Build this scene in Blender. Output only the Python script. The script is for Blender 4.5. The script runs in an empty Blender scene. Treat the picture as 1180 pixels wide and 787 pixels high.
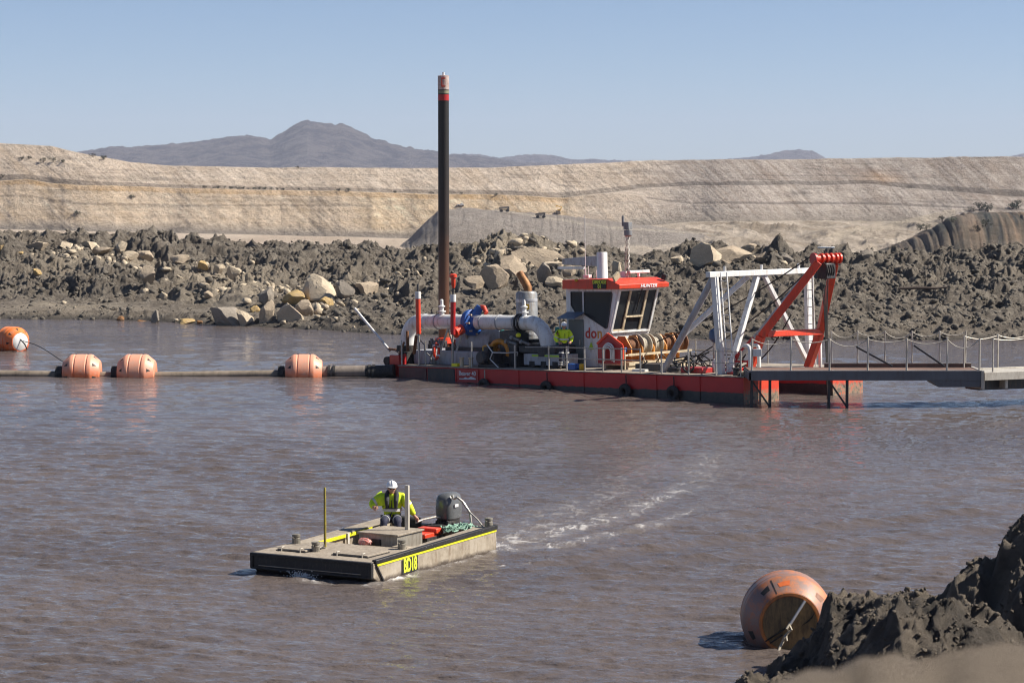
import bpy, bmesh, math, random
import numpy as np
from mathutils import Vector, Matrix, Euler
random.seed(7); RNG = np.random.RandomState(11)
S = bpy.context.scene
COL = S.collection
R = math.radians
FOC = 2800.0; CAMH = 7.5; PITCH = math.atan((393.5-215)/2800)   # the photograph's lens, in pixels of its 1180 px width

# ------------------------------------------------------------------ numpy noise
_T = RNG.rand(256, 256)
def vn(x, y):
    xi = np.floor(x).astype(np.int64); yi = np.floor(y).astype(np.int64)
    fx = x-xi; fy = y-yi
    fx = fx*fx*fx*(fx*(fx*6-15)+10); fy = fy*fy*fy*(fy*(fy*6-15)+10)
    a = _T[xi & 255, yi & 255]; b = _T[(xi+1) & 255, yi & 255]
    c = _T[xi & 255, (yi+1) & 255]; d = _T[(xi+1) & 255, (yi+1) & 255]
    return (a+(b-a)*fx)+((c+(d-c)*fx)-(a+(b-a)*fx))*fy
def fbm(x, y, n=4, g=.5):
    s = 0; a = 1; t = 0
    for i in range(n):
        s = s+a*vn(x*(2**i)+17.3*i, y*(2**i)+5.7*i); t += a; a *= g
    return s/t-.5
def ridg(x, y, n=4, g=.55):
    s = 0; a = 1; t = 0
    for i in range(n):
        v = 1-np.abs(2*vn(x*(2**i)+31.3*i, y*(2**i)+9.1*i)-1); s = s+a*v*v; t += a; a *= g
    return s/t
def clod(x, y, seed=0):
    """rounded lumps: the highest of the lumps of the 3x3 cells round each point, 0..1"""
    xi = np.floor(x).astype(np.int64); yi = np.floor(y).astype(np.int64); best = np.zeros_like(x)
    for dx in (-1, 0, 1):
        for dy in (-1, 0, 1):
            cx = xi+dx; cy = yi+dy
            px = cx+_T[(cx+seed) & 255, cy & 255]; py = cy+_T[(cx+seed+71) & 255, (cy+13) & 255]
            h = .25+.75*_T[(cx+seed+33) & 255, (cy+101) & 255]
            r = .45+.5*_T[(cx+seed+7) & 255, (cy+57) & 255]
            ang = 6.28*_T[(cx+seed+19) & 255, (cy+7) & 255]
            ux = (x-px)*np.cos(ang)+(y-py)*np.sin(ang); uy = -(x-px)*np.sin(ang)+(y-py)*np.cos(ang)
            d = np.abs(ux)/r*1.0; e = np.abs(uy)/r*1.5
            v = h*(1-np.maximum(np.maximum(d, e), (d+e)*.72))
            best = np.maximum(best, v+(ux*.1))
    return np.clip(best, 0, 1)
def bil(x, y, n=3, g=.5):
    s = 0; a = 1; t = 0
    for i in range(n):
        s = s+a*np.abs(2*vn(x*(2.1**i)+23.3*i, y*(2.1**i)+3.1*i)-1); t += a; a *= g
    return s/t
def sm(a, b, x):
    t = np.clip((x-a)/(b-a), 0, 1); return t*t*(3-2*t)

# ------------------------------------------------------------------ materials
MATS = {}
def nodes(name):
    m = bpy.data.materials.new(name); m.use_nodes = True; nt = m.node_tree
    b = nt.nodes['Principled BSDF']; return m, nt, b
def N(nt, t, **kw):
    n = nt.nodes.new(t)
    for k, v in kw.items():
        if k in n.inputs.keys() if hasattr(n.inputs, 'keys') else False: n.inputs[k].default_value = v
        else: setattr(n, k, v)
    return n
def noise(nt, scale, detail=4, rough=.6, vec=None):
    n = nt.nodes.new('ShaderNodeTexNoise'); n.inputs['Scale'].default_value = scale
    n.inputs['Detail'].default_value = detail; n.inputs['Roughness'].default_value = rough
    if vec is not None: nt.links.new(vec, n.inputs['Vector'])
    return n.outputs['Fac']
def ramp(nt, fac, stops):
    r = nt.nodes.new('ShaderNodeValToRGB'); e = r.color_ramp.elements
    while len(e) > 1: e.remove(e[0])
    e[0].position = stops[0][0]; e[0].color = (*stops[0][1], 1)
    for p, c in stops[1:]:
        q = e.new(p); q.color = (*c, 1)
    nt.links.new(fac, r.inputs['Fac']); return r.outputs['Color']
def mix(nt, fac, a, b):
    m = nt.nodes.new('ShaderNodeMix'); m.data_type = 'RGBA'
    for s, v in ((m.inputs[0], fac), (m.inputs[6], a), (m.inputs[7], b)):
        if isinstance(v, (int, float)): s.default_value = v
        elif isinstance(v, tuple): s.default_value = (*v, 1)
        else: nt.links.new(v, s)
    return m.outputs[2]
def mth(nt, op, a, b=None, clamp=False):
    m = nt.nodes.new('ShaderNodeMath'); m.operation = op; m.use_clamp = clamp
    for i, v in enumerate((a, b)):
        if v is None: continue
        if isinstance(v, (int, float)): m.inputs[i].default_value = v
        else: nt.links.new(v, m.inputs[i])
    return m.outputs[0]
def bump(nt, b, h, strength=.5, dist=.02):
    n = nt.nodes.new('ShaderNodeBump'); n.inputs['Strength'].default_value = strength; n.inputs['Distance'].default_value = dist
    nt.links.new(h, n.inputs['Height']); nt.links.new(n.outputs['Normal'], b.inputs['Normal']); return n
def objco(nt):
    return nt.nodes.new('ShaderNodeTexCoord').outputs['Object']
def paint(name, col, rough=.5, metal=0, var=.25, dirt=None, amt=.35, scale=1.5, bmp=.15):
    """painted or bare surface: base colour, slow variation, patches and streaks of dirt, small bumps"""
    if name in MATS: return MATS[name]
    m, nt, b = nodes(name); co = objco(nt)
    n1 = noise(nt, scale, 5, .65, co)
    lo = tuple(c*(1-var) for c in col); hi = tuple(min(1, c*(1+var*.6)) for c in col)
    c = ramp(nt, n1, [(.3, lo), (.7, hi)])
    if dirt:
        mp = nt.nodes.new('ShaderNodeMapping'); mp.inputs['Scale'].default_value = (3, 3, .7); nt.links.new(co, mp.inputs['Vector'])
        n2 = noise(nt, scale*1.7, 8, .75, mp.outputs[0])
        f = ramp(nt, n2, [(.62-amt*.45, (0, 0, 0)), (.80-amt*.25, (1, 1, 1))])
        c = mix(nt, mth(nt, 'MULTIPLY', f, .85), c, dirt)
    nt.links.new(c, b.inputs['Base Color']); b.inputs['Metallic'].default_value = metal
    r = ramp(nt, noise(nt, scale*4, 3, .6, co), [(.3, (rough*.75,)*3), (.7, (min(1, rough*1.25),)*3)])
    nt.links.new(r, b.inputs['Roughness'])
    if bmp: bump(nt, b, noise(nt, scale*12, 6, .7, co), bmp, .012)
    MATS[name] = m; return m

# ------------------------------------------------------------------ mesh builder
def V(*a): return Vector(a if len(a) == 3 else a[0])
def frame(d):
    d = V(d).normalized(); u = Vector((0, 0, 1)) if abs(d.z) < .95 else Vector((1, 0, 0))
    s = d.cross(u).normalized(); return s, s.cross(d).normalized(), d
class MB:
    def __init__(s): s.v = []; s.f = []
    def add(s, vs, fs):
        o = len(s.v); s.v += [tuple(p) for p in vs]; s.f += [tuple(i+o for i in f) for f in fs]; return s
    def box(s, c, d, rot=None):
        h = Vector(d)/2; M = Euler(rot).to_matrix() if rot else Matrix.Identity(3)
        vs = [V(c)+M@Vector((x*h.x, y*h.y, z*h.z)) for x in (-1, 1) for y in (-1, 1) for z in (-1, 1)]
        return s.add(vs, [(0, 1, 3, 2), (4, 6, 7, 5), (0, 4, 5, 1), (2, 3, 7, 6), (0, 2, 6, 4), (1, 5, 7, 3)])
    def lohi(s, a, b):
        return s.box([(a[i]+b[i])/2 for i in range(3)], [abs(b[i]-a[i]) for i in range(3)])
    def beam(s, p, q, w, h=None):
        h = h or w; a, b, d = frame(V(q)-V(p)); a = a*w/2; b = b*h/2
        vs = [V(e)+i*a+j*b for e in (p, q) for i, j in ((-1, -1), (1, -1), (1, 1), (-1, 1))]
        return s.add(vs, [(3, 2, 1, 0), (4, 5, 6, 7)]+[(i, (i+1) % 4, 4+(i+1) % 4, 4+i) for i in range(4)])
    def path(s, pts, r, n=10, caps=True):
        pts = [V(p) for p in pts]; rr = r if isinstance(r, (list, tuple)) else [r]*len(pts)
        rings = []; pa = None
        for i, p in enumerate(pts):
            d = ((pts[min(i+1, len(pts)-1)]-p).normalized()+(p-pts[max(i-1, 0)]).normalized())
            if d.length < 1e-6: d = Vector((0, 0, 1))
            a, b, d = frame(d)
            if pa is not None:
                a = pa-d*pa.dot(d); a.normalize(); b = d.cross(a)*-1
                b = a.cross(d)
            pa = a; rings.append([p+rr[i]*(math.cos(t)*a+math.sin(t)*b) for t in [2*math.pi*k/n for k in range(n)]])
        vs = [v for g in rings for v in g]; fs = []
        for i in range(len(rings)-1):
            for k in range(n): fs.append((i*n+k, i*n+(k+1) % n, (i+1)*n+(k+1) % n, (i+1)*n+k))
        if caps: fs += [tuple(range(n))[::-1], tuple(range((len(rings)-1)*n, len(rings)*n))]
        return s.add(vs, fs)
    def tube(s, p, q, r, r2=None, n=12): return s.path([p, q], [r, r if r2 is None else r2], n)
    def lathe(s, prof, o=(0, 0, 0), axis=(0, 0, 1), n=24):
        a, b, d = frame(axis); o = V(o); vs = []; fs = []
        for r, z in prof:
            for k in range(n):
                t = 2*math.pi*k/n; vs.append(o+d*z+r*(math.cos(t)*a+math.sin(t)*b))
        for i in range(len(prof)-1):
            for k in range(n): fs.append((i*n+k, i*n+(k+1) % n, (i+1)*n+(k+1) % n, (i+1)*n+k))
        fs += [tuple(range(n))[::-1], tuple(range((len(prof)-1)*n, len(prof)*n))]
        return s.add(vs, fs)
    def prism(s, poly, off):
        n = len(poly); off = V(off); vs = [V(p) for p in poly]+[V(p)+off for p in poly]
        return s.add(vs, [tuple(range(n))[::-1], tuple(range(n, 2*n))]+[(i, (i+1) % n, n+(i+1) % n, n+i) for i in range(n)])
    def torus(s, c, axis, R_, r, n=28, m=10, a0=0, a1=2*math.pi):
        a, b, d = frame(axis); full = abs(a1-a0-2*math.pi) < 1e-3
        pts = [V(c)+R_*(math.cos(t)*a+math.sin(t)*b) for t in [a0+(a1-a0)*k/n for k in range(n+(0 if full else 1))]]
        if not full: return s.path(pts, r, m)
        vs = []; fs = []
        for k, p in enumerate(pts):
            e = (p-V(c)).normalized(); vs += [p+r*(math.cos(u)*e+math.sin(u)*d) for u in [2*math.pi*j/m for j in range(m)]]
        for k in range(n):
            for j in range(m): fs.append((k*m+j, k*m+(j+1) % m, ((k+1) % n)*m+(j+1) % m, ((k+1) % n)*m+j))
        return s.add(vs, fs)
    def build(s, name, mat, parent=None, smooth=True, bevel=0, kind=None, label=None, ang=38):
        me = bpy.data.meshes.new(name); me.from_pydata(s.v, [], s.f)
        bm = bmesh.new(); bm.from_mesh(me); bmesh.ops.recalc_face_normals(bm, faces=bm.faces); bm.to_mesh(me); bm.free()
        if smooth:
            me.shade_smooth(); me.set_sharp_from_angle(angle=R(ang))
        if mat: me.materials.append(mat)
        o = bpy.data.objects.new(name, me); COL.objects.link(o)
        if parent: o.parent = parent
        if bevel:
            b = o.modifiers.new('bevel', 'BEVEL'); b.width = bevel; b.segments = 2; b.limit_method = 'ANGLE'; b.angle_limit = R(40)
        if kind: o['kind'] = kind
        if label: o['label'] = label
        return o
def empty(name, label, cat, loc=(0, 0, 0), rot=(0, 0, 0), group=None):
    o = bpy.data.objects.new(name, None); COL.objects.link(o); o.location = loc; o.rotation_euler = rot
    o.empty_display_size = .3
    return tag(o, label, cat, group)
def tag(o, label=None, cat=None, group=None, kind=None):
    if label: o['label'] = label
    if cat: o['category'] = cat
    if group: o['group'] = group
    if kind: o['kind'] = kind
    return o
def copy_tree(o, parent=None):
    c = o.copy(); COL.objects.link(c)
    if parent: c.parent = parent
    for ch in list(o.children): copy_tree(ch, c)
    return c
def grid_mesh(name, P, mat, attrs=None, col=None, kind='structure'):
    """P: rows x cols x 3 array -> one sheet"""
    r, c, _ = P.shape; me = bpy.data.meshes.new(name)
    idx = np.arange(r*c).reshape(r, c)
    q = np.stack([idx[:-1, :-1], idx[:-1, 1:], idx[1:, 1:], idx[1:, :-1]], -1).reshape(-1, 4)
    me.vertices.add(r*c); me.vertices.foreach_set('co', P.reshape(-1).astype(np.float32))
    me.loops.add(len(q)*4); me.loops.foreach_set('vertex_index', q.reshape(-1).astype(np.int32))
    me.polygons.add(len(q)); me.polygons.foreach_set('loop_start', np.arange(0, len(q)*4, 4, dtype=np.int32))
    me.polygons.foreach_set('use_smooth', np.ones(len(q), dtype=bool))
    me.update(calc_edges=True)
    for k, a in (attrs or {}).items():
        if a.ndim == 3:
            at = me.attributes.new(k, 'FLOAT_COLOR', 'POINT')
            full = np.ones((r*c, 4), np.float32); full[:, :3] = a.reshape(-1, 3); at.data.foreach_set('color', full.reshape(-1))
        else:
            at = me.attributes.new(k, 'FLOAT', 'POINT'); at.data.foreach_set('value', a.reshape(-1).astype(np.float32))
    if mat: me.materials.append(mat)
    o = bpy.data.objects.new(name, me); COL.objects.link(o)
    if kind: o['kind'] = kind
    return o
def pcols(lo, hi, n, wide=1500, nw=50):
    return np.concatenate([np.linspace(lo-wide, lo, nw, endpoint=False), np.linspace(lo, hi, n), np.linspace(hi, hi+wide, nw+1)[1:]])
def px_dir(px): return (px-590)/FOC           # x / y of a bearing

# ------------------------------------------------------------------ world, sun, camera
W = bpy.data.worlds.new('World'); S.world = W; W.use_nodes = True
wn = W.node_tree; bg = wn.nodes['Background']
SUN_EL = R(44); SUN_AZ = R(90-3)     # azimuth clockwise from +Y
sky = wn.nodes.new('ShaderNodeTexSky'); sky.sky_type = 'NISHITA'; sky.sun_disc = False
sky.sun_elevation = SUN_EL; sky.sun_rotation = SUN_AZ; sky.altitude = 100; sky.air_density = .55; sky.dust_density = .3; sky.ozone_density = 3.0
wn.links.new(sky.outputs[0], bg.inputs[0]); bg.inputs[1].default_value = .066
sd = bpy.data.lights.new('sun', 'SUN'); sd.energy = 5.0; sd.angle = R(.53); sd.color = (1, .93, .82)
so = bpy.data.objects.new('sun', sd); COL.objects.link(so)
sv = Vector((math.sin(SUN_AZ)*math.cos(SUN_EL), math.cos(SUN_AZ)*math.cos(SUN_EL), math.sin(SUN_EL)))
so.rotation_euler = sv.to_track_quat('Z', 'Y').to_euler()
cd = bpy.data.cameras.new('camera'); cam = bpy.data.objects.new('camera', cd); COL.objects.link(cam); S.camera = cam
cam.location = (0, 0, CAMH); cam.rotation_euler = (R(90)-PITCH, 0, 0)
cd.sensor_width = 36; cd.lens = 36*FOC/1180; cd.clip_end = 60000; cd.clip_start = .1
cd.dof.use_dof = True; cd.dof.focus_distance = 70; cd.dof.aperture_fstop = 4.0
S.view_settings.view_transform = 'Standard'; S.view_settings.look = 'None'; S.view_settings.gamma = 1; S.view_settings.exposure = .76
S.cycles.filter_width = 1.1; S.cycles.max_bounces = 6; S.cycles.volume_bounces = 0; S.cycles.caustics_reflective = False; S.cycles.caustics_refractive = False
# ================================================================== SETTING
def interp(x, pts):
    return np.interp(x, [p[0] for p in pts], [p[1] for p in pts])
# ---- base ground sheet
gm, nt, b = nodes('pale_dirt'); co = objco(nt)
nt.links.new(ramp(nt, noise(nt, .02, 6, .6, co), [(.3, (.26, .21, .15)), (.7, (.36, .29, .21))]), b.inputs['Base Color']); b.inputs['Roughness'].default_value = .95
MB().lathe([(.1, -19), (30000, -19)], n=64)
g = MB(); n = 96; g.v = [(0, 0, -22)]+[(32000*math.cos(2*math.pi*k/n), 32000*math.sin(2*math.pi*k/n), -22) for k in range(n)]
g.f = [(0, 1+k, 1+(k+1) % n) for k in range(n)]; g.build('ground', gm, kind='structure', smooth=False)

# ---- mud bank across the pond
SHORE = [(-1500, 150), (-300, 140), (0, 137.3), (120, 137), (200, 133.8), (320, 129), (440, 123.5), (600, 121), (900, 118.6), (1180, 118.6), (1500, 116), (2600, 105)]
TOPD = [(-1500, 190), (0, 188), (400, 182), (560, 172), (760, 168), (900, 160), (1180, 158), (2600, 150)]
TOPY = [(-1500, 262), (0, 264), (60, 264), (110, 265), (150, 270), (300, 274), (470, 279), (540, 277), (580, 268), (625, 270), (690, 281), (760, 285), (860, 286), (960, 289), (1020, 292), (1060, 292), (1100, 287), (1180, 283), (2600, 280)]
def bank_base(px, r):
    ds = interp(px, SHORE); dt = interp(px, TOPD); ty = interp(px, TOPY)
    zt = CAMH-(ty+15-215)*dt/FOC
    t = np.clip((r-ds)/(dt-ds), -1, 3)
    left = sm(420, 250, px)
    fl = np.interp(t, [-1, -.2, 0, .03, .28, .45, .8, 1.0], [-1, -.5, -.02, .10, .20, .36, .85, 1.0])
    fr = np.interp(t, [-1, -.2, 0, .05, .3, .6, .85, 1.0], [-1, -.5, -.03, .18, .48, .72, .93, 1.0])
    z = zt*(fl*left+fr*(1-left))
    drop = sm(1.0, 1.6, t); z = z*(1-drop)+(-9)*drop
    return z, t
def bank_z(px, r, fine=True):
    z, t = bank_base(px, r); x = px_dir(px)*r; y = r*1.0
    amp = sm(.0, .35, t)*(1-sm(1.1, 1.5, t))
    left = sm(420, 250, px)
    z = z+amp*(1.9*(ridg(x/11, y/9, 3)-.45)*(.6+.4*left)+.9*fbm(x/4.5+3, y/4, 3))
    # slumped tongues on the left and the spoil ridge behind the pale rocks
    z = z+amp*.15*np.exp(-((px-600)/60)**2)
    a2 = sm(-.01, .05, t)*(1-sm(1.15, 1.5, t)); rough = .55+.45*sm(.12, .4, t)*1.0
    smooth_patch = left*sm(.02, .06, t)*(1-sm(.2, .3, t))
    a2 = a2*(1-.75*smooth_patch)
    if fine:
        wx = x+.5*fbm(x/1.3, y/1.3, 3); wy = y+.5*fbm(x/1.3+40, y/1.3, 3)
        z = z+a2*rough*(1.7*(bil(wx/3.6+.4*z, wy/3.0, 5, .66)-.25)+.9*(ridg(wx/1.9+7, wy/2.3, 4, .62)-.45)+.38*clod(wx/1.9, wy/1.9, 50)*(sm(.45, .62, vn(wx/6, wy/6)))+.16*clod(wx/.5, wy/.5, 90))
    else: z = z+a2*rough*.55
    return z
PX = pcols(-60, 1240, 1300, 1300, 80); RR = np.concatenate([np.linspace(104, 116, 8, endpoint=False), np.linspace(116, 192, 560), np.linspace(197, 240, 20)])
px, rr = np.meshgrid(PX, RR); z = bank_z(px, rr)
X = px_dir(px)*rr; Y = rr.copy()
X = X+.35*fbm(X/.7+9, Y/.7, 3)*sm(-.2, .5, z); Y = Y+.35*fbm(X/.7, Y/.7+77, 3)*sm(-.2, .5, z)
mm, nt, b = nodes('dark_mud'); co = objco(nt)
c1 = ramp(nt, noise(nt, .12, 5, .6, co), [(.32, (.085, .070, .056)), (.68, (.190, .156, .120))])
c2 = mix(nt, ramp(nt, noise(nt, 1.1, 6, .7, co), [(.45, (0, 0, 0)), (.62, (1, 1, 1))]), c1, (.262, .225, .18))
at = nt.nodes.new('ShaderNodeAttribute'); at.attribute_name = 'pale'
c3 = mix(nt, at.outputs['Fac'], c2, (.44, .365, .27))
at2 = nt.nodes.new('ShaderNodeAttribute'); at2.attribute_name = 'wet'
c4 = mix(nt, at2.outputs['Fac'], c3, (.035, .03, .026))
nt.links.new(c4, b.inputs['Base Color']); b.inputs['Roughness'].default_value = .85
bump(nt, b, noise(nt, 2.4, 12, .82, co), 1.0, .5)
_, t = bank_base(px, rr)
def blob(cx, ct, wx, wt): return np.exp(-((px-cx)/wx)**2-((t-ct)/wt)**2)
pale = np.clip(1.1*blob(150, .62, 90, .10)+.9*blob(250, .50, 60, .12)+.8*blob(300, .32, 70, .12)+.9*blob(600, .72, 75, .16)+.6*blob(430, .4, 50, .12)+.5*blob(60, .1, 200, .06)+.35*blob(1040, .62, 120, .06), 0, 1)
pale = np.clip(pale*(.45+1.6*(fbm(X/2, Y/2, 4)+.25)), 0, .9)
wet = (1-sm(.05, .30, z+.25*fbm(X/1.5, Y/1.5, 3)))*.85
mud_bank = grid_mesh('mud_bank', np.stack([X, Y, z], -1), mm, {'pale': pale, 'wet': wet}); MUD = mm

def on_bank(pxx, pyy):
    """first point of the mud bank met by looking towards a bearing and a downward angle"""
    cx = (pxx-590)/FOC; cy = (393.5-pyy)/FOC
    dy = math.cos(PITCH)+cy*math.sin(PITCH); dz = -math.sin(PITCH)+cy*math.cos(PITCH)
    r = np.linspace(112, 215, 1500); zz = CAMH+dz/dy*r
    h = bank_z(cx/dy*FOC+590+0*r, r, True)
    k = np.argmax(h > zz) if (h > zz).any() else len(r)-1
    k0 = r[k]; return Vector((cx/dy*k0, k0, float(h[k])))

# ---- pit walls
RIM = [(-1500, 150), (-100, 163), (0, 166), (60, 169), (90, 176), (150, 187), (200, 191), (300, 193), (560, 194), (600, 192), (700, 188), (760, 185), (850, 184), (1180, 181), (2600, 175)]
B1 = [(-1500, 205), (0, 209), (30, 207), (60, 212), (100, 214), (200, 217), (400, 221), (560, 225), (650, 228), (740, 218), (800, 214), (1000, 213), (1180, 228), (2600, 230)]
BASE = [(-1500, 262), (0, 264), (200, 268), (470, 274), (640, 274), (720, 262), (800, 255), (950, 254), (1060, 256), (1180, 266), (2600, 270)]
PX = pcols(-60, 1240, 1300, 1400, 90)
RR = np.concatenate([np.linspace(300, 470, 8, endpoint=False), np.linspace(470, 660, 130, endpoint=False), np.linspace(660, 700, 5, endpoint=False), np.linspace(700, 985, 100, endpoint=False), np.linspace(985, 1050, 150, endpoint=False), np.linspace(1050, 1078, 18, endpoint=False), np.linspace(1078, 1106, 120), np.linspace(1110, 1330, 20), np.linspace(1400, 3000, 10), np.linspace(3200, 7000, 6)])
px, rw = np.meshgrid(PX, RR)
def zy(y, r): return CAMH+(215-y)*r/FOC
rim = interp(px, RIM); b1 = interp(px, B1); base = interp(px, BASE)
rim = rim+2.5*fbm(px/60, px*0, 4); b1 = b1+3*fbm(px/50+9, px*0+4, 4)
wob = 60*fbm(px/300, px*0+2, 3)+5*fbm(px/45, px*0+8, 3)
rr = rw+wob*sm(600, 950, rw)+1.2*fbm(px/18, rw*0, 3)*sm(900, 990, rw)*(rw < 1200); X = px_dir(px)*rr; Y = rr.copy()
zb = zy(base, 1000)+0*rr; ztop1 = zy(b1, 1020); zr = zy(rim, 1102)
rightp = sm(690, 800, px); b15 = interp(px, [(0, 236), (700, 243), (780, 235), (1000, 236), (1180, 243)]); zmid = zy(b15, 1012)
fl = -15
z = np.where(rw < 1000, fl+(zb-fl)*sm(820, 1000, rw), zb)
lower = zb+(ztop1-zb)*np.clip((rw-1000)/20, 0, 1)
lr = np.where(rw < 1022, zb+(zmid-zb)*np.clip((rw-1000)/11, 0, 1), zmid+(ztop1-zmid)*np.clip((rw-1022)/13, 0, 1))
z = np.where(rw >= 1000, lower*(1-rightp)+lr*rightp, z)
up = ztop1+(zr-ztop1)*np.clip((rw-1081)/22, 0, 1)**.9
z = np.where(rw > 1040, np.maximum(ztop1, up), z)
face = sm(.12, .4, np.gradient(z, RR, axis=0))
fm = sm(700, 780, rw)*(1-sm(970, 998, rw))*rightp; z = z+fm*(4.5*(ridg(px/60+rw/40, rw/55-px/90, 3, .5)-.45)+1.5*fbm(px/16, rw/14, 3))
gul = ridg(px/6+z*.5, z*.12+px/40, 4); z = z-face*.45*(gul-.4)+face*.5*fbm(X/6, z/2, 4)+.45*fbm(X/14, Y/14, 4)
gul2 = ridg(px/26+z*.16, z*.05, 3); z = z-face*.25*(gul2-.4)
# grey spoil dump in the pit, and the gullied spoil hill close on the right
dtop = interp(px, [(440, 300), (470, 276), (505, 243), (540, 240), (620, 246), (700, 254), (760, 262), (830, 272), (900, 290)])
dz = zy(dtop, 900); dump = (dz+26)*np.exp(-(np.abs(rr-905)/65)**3)-26+1.1*fbm(X/9, Y/9, 5)-.5*ridg(px/9+z*.4, rr/40, 3)
isd = (dump > z)*sm(.0, .5, dump-z)*sm(440, 470, px)*(1-sm(760, 880, px)); z = np.where((px > 440) & (px < 880), np.maximum(z, dump), z)
htop = interp(px, [(960, 310), (1020, 288), (1060, 268), (1085, 254), (1110, 243), (1140, 240), (1180, 243), (1260, 236), (2600, 225)])
hz = zy(htop, 560); u = px/11+rr/38
hill = (hz+28)*np.exp(-(np.abs(rr-575)/np.where(rr < 575, 75, 90))**3)-28
hill = hill-1.7*ridg(u/1.3, rr/90, 4)*sm(-14, 0, hill)+.5*fbm(X/6, Y/6, 4)
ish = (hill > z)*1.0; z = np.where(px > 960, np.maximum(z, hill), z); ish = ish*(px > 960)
# haul road: a pale graded ramp curving up from the pit floor on the right
# colours of the ground (strata, spoil, road), bench lines darkened for shadow and scrub
def C(*a): return np.array(a)
st = z+.6*fbm(X/60, Y/60, 3)+px*.004
n1 = fbm(X/40, z/3+Y/60, 5)[..., None]; n2 = fbm(X/9, z/1.2, 4)[..., None]
colr = C(.56, .455, .355)+0*n1
band = (np.sin(st*1.9)+.6*np.sin(st*4.7+1)+.4*np.sin(st*9.3))[..., None]
lowface = ((rw > 1000) & (rw < 1045))[..., None]*(1-rightp[..., None])
yel = (interp(px, [(0, .5), (400, .5), (430, 1), (520, 1), (650, .9), (680, 0)]))[..., None]
colr = colr+lowface*yel*(C(.62, .468, .305)-C(.54, .43, .325))+lowface*band*C(.03, .025, .02)
topband = ((z > ztop1-2.0) & (rw < 1030))[..., None]*(px < 655)[..., None]*1.0
colr = colr*(1-topband*.7)+topband*.7*C(.52, .35, .19)
strat = (np.abs(z-(ztop1-6.5-.9*np.sin(px/90)))[..., None] < .45)*lowface*(px < 430)[..., None]
colr = colr*(1-.35*strat)
gr = (rightp*.85)[..., None]; colr = colr*(1-gr)+gr*C(.37, .315, .275)
upg = ((rw > 1080)*(sm(740, 800, px))*1.0)[..., None]; colr = colr*(1-.3*upg)+.3*upg*C(.27, .225, .19)
orange = np.exp(-((px-1015)/22)**2-((z-(ztop1+3.5))/2.6)**2)[..., None]*(rw > 1080)[..., None]; colr = colr*(1-.6*orange)+.6*orange*C(.5, .33, .2)
bench = (np.abs(rw-1060) < 16)[..., None]*1.0; colr = colr*(1-bench*.35)  # bench flats darkened in the colour to carry shadow and vegetation
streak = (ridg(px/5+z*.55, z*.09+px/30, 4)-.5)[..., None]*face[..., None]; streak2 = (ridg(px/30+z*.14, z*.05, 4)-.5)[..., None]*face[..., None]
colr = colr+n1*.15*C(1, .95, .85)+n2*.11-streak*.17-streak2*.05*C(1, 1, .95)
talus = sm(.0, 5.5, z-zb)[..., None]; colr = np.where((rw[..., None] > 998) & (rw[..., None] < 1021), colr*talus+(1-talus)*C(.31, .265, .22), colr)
lip = ((np.abs(rw-1081.5) < 2.2) | (np.abs(rw-1022) < 2.0)*(rightp > .5)*(fbm(px/60, rw*0, 3) > -.15))[..., None]*1.0; colr = colr*(1-lip*.42)  # dark lines painted along the bench edges for shadow and vegetation
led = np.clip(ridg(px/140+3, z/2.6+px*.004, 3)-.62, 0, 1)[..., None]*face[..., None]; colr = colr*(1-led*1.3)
colr = np.where(isd[..., None] > 0, C(.30, .26, .225)+n2*.08+n1*.07, colr)
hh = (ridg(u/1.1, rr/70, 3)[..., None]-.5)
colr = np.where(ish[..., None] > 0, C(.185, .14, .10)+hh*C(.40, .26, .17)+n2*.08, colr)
fy = 215+(CAMH-z)*FOC/rr
rd = np.abs(fy-(interp(px, [(930, 284), (960, 272), (1000, 263), (1040, 258), (1090, 246), (1120, 243)])))
flr = ((rw < 1000) & (rr > 690))[..., None]*rightp[..., None]*(isd[..., None] == 0)*(ish[..., None] == 0)
sw = (ridg(px/55+rw/26, px/160-rw/70, 4, .6)-.5)[..., None]; colr = np.where(flr > 0, C(.45, .375, .295)+sw*C(.42, .38, .34)+n2*.06, colr)
road = ((rd < 4)*(px > 955)*(px < 1100)*(rr < 1120))[..., None]*1.0; colr = colr*(1-.6*road)+.6*road*C(.50, .42, .32)
rd = np.abs(fy-(interp(px, [(560, 240), (700, 262), (830, 270)]))); road2 = ((rd < 1.0)*(px > 570)*(px < 830))[..., None]*(rr < 1020)[..., None]; colr = np.where(road2, C(.42, .36, .29), colr)
colr = np.clip(colr, .05, .68)
pm, nt, b = nodes('pit_earth'); co = objco(nt); at = nt.nodes.new('ShaderNodeAttribute'); at.attribute_name = 'earth'
nn = ramp(nt, noise(nt, .35, 6, .7, co), [(.3, (.75, .75, .75)), (.7, (1.2, 1.2, 1.2))])
mx = nt.nodes.new('ShaderNodeMix'); mx.data_type = 'RGBA'; mx.blend_type = 'MULTIPLY'; mx.inputs[0].default_value = 1
nt.links.new(at.outputs['Color'], mx.inputs[6]); nt.links.new(nn, mx.inputs[7]); nt.links.new(mx.outputs[2], b.inputs['Base Color'])
b.inputs['Roughness'].default_value = .95; bump(nt, b, noise(nt, .22, 12, .78, co), 1.0, 3.5)
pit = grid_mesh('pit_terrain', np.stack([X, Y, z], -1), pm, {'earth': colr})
PX_P, RR_P, PZ = PX, rr, z
def on_pit(pxx, pyy, rmin=232):
    i = int(np.argmin(np.abs(PX_P-pxx))); col = PZ[:, i]; rc_ = RR_P[:, i]; yy = 215+(CAMH-col)*FOC/rc_
    ok = np.where((yy <= pyy) & (rc_ > rmin))[0]; k = ok[0] if len(ok) else len(rc_)-1
    return Vector((px_dir(pxx)*rc_[k], rc_[k], col[k]))

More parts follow.
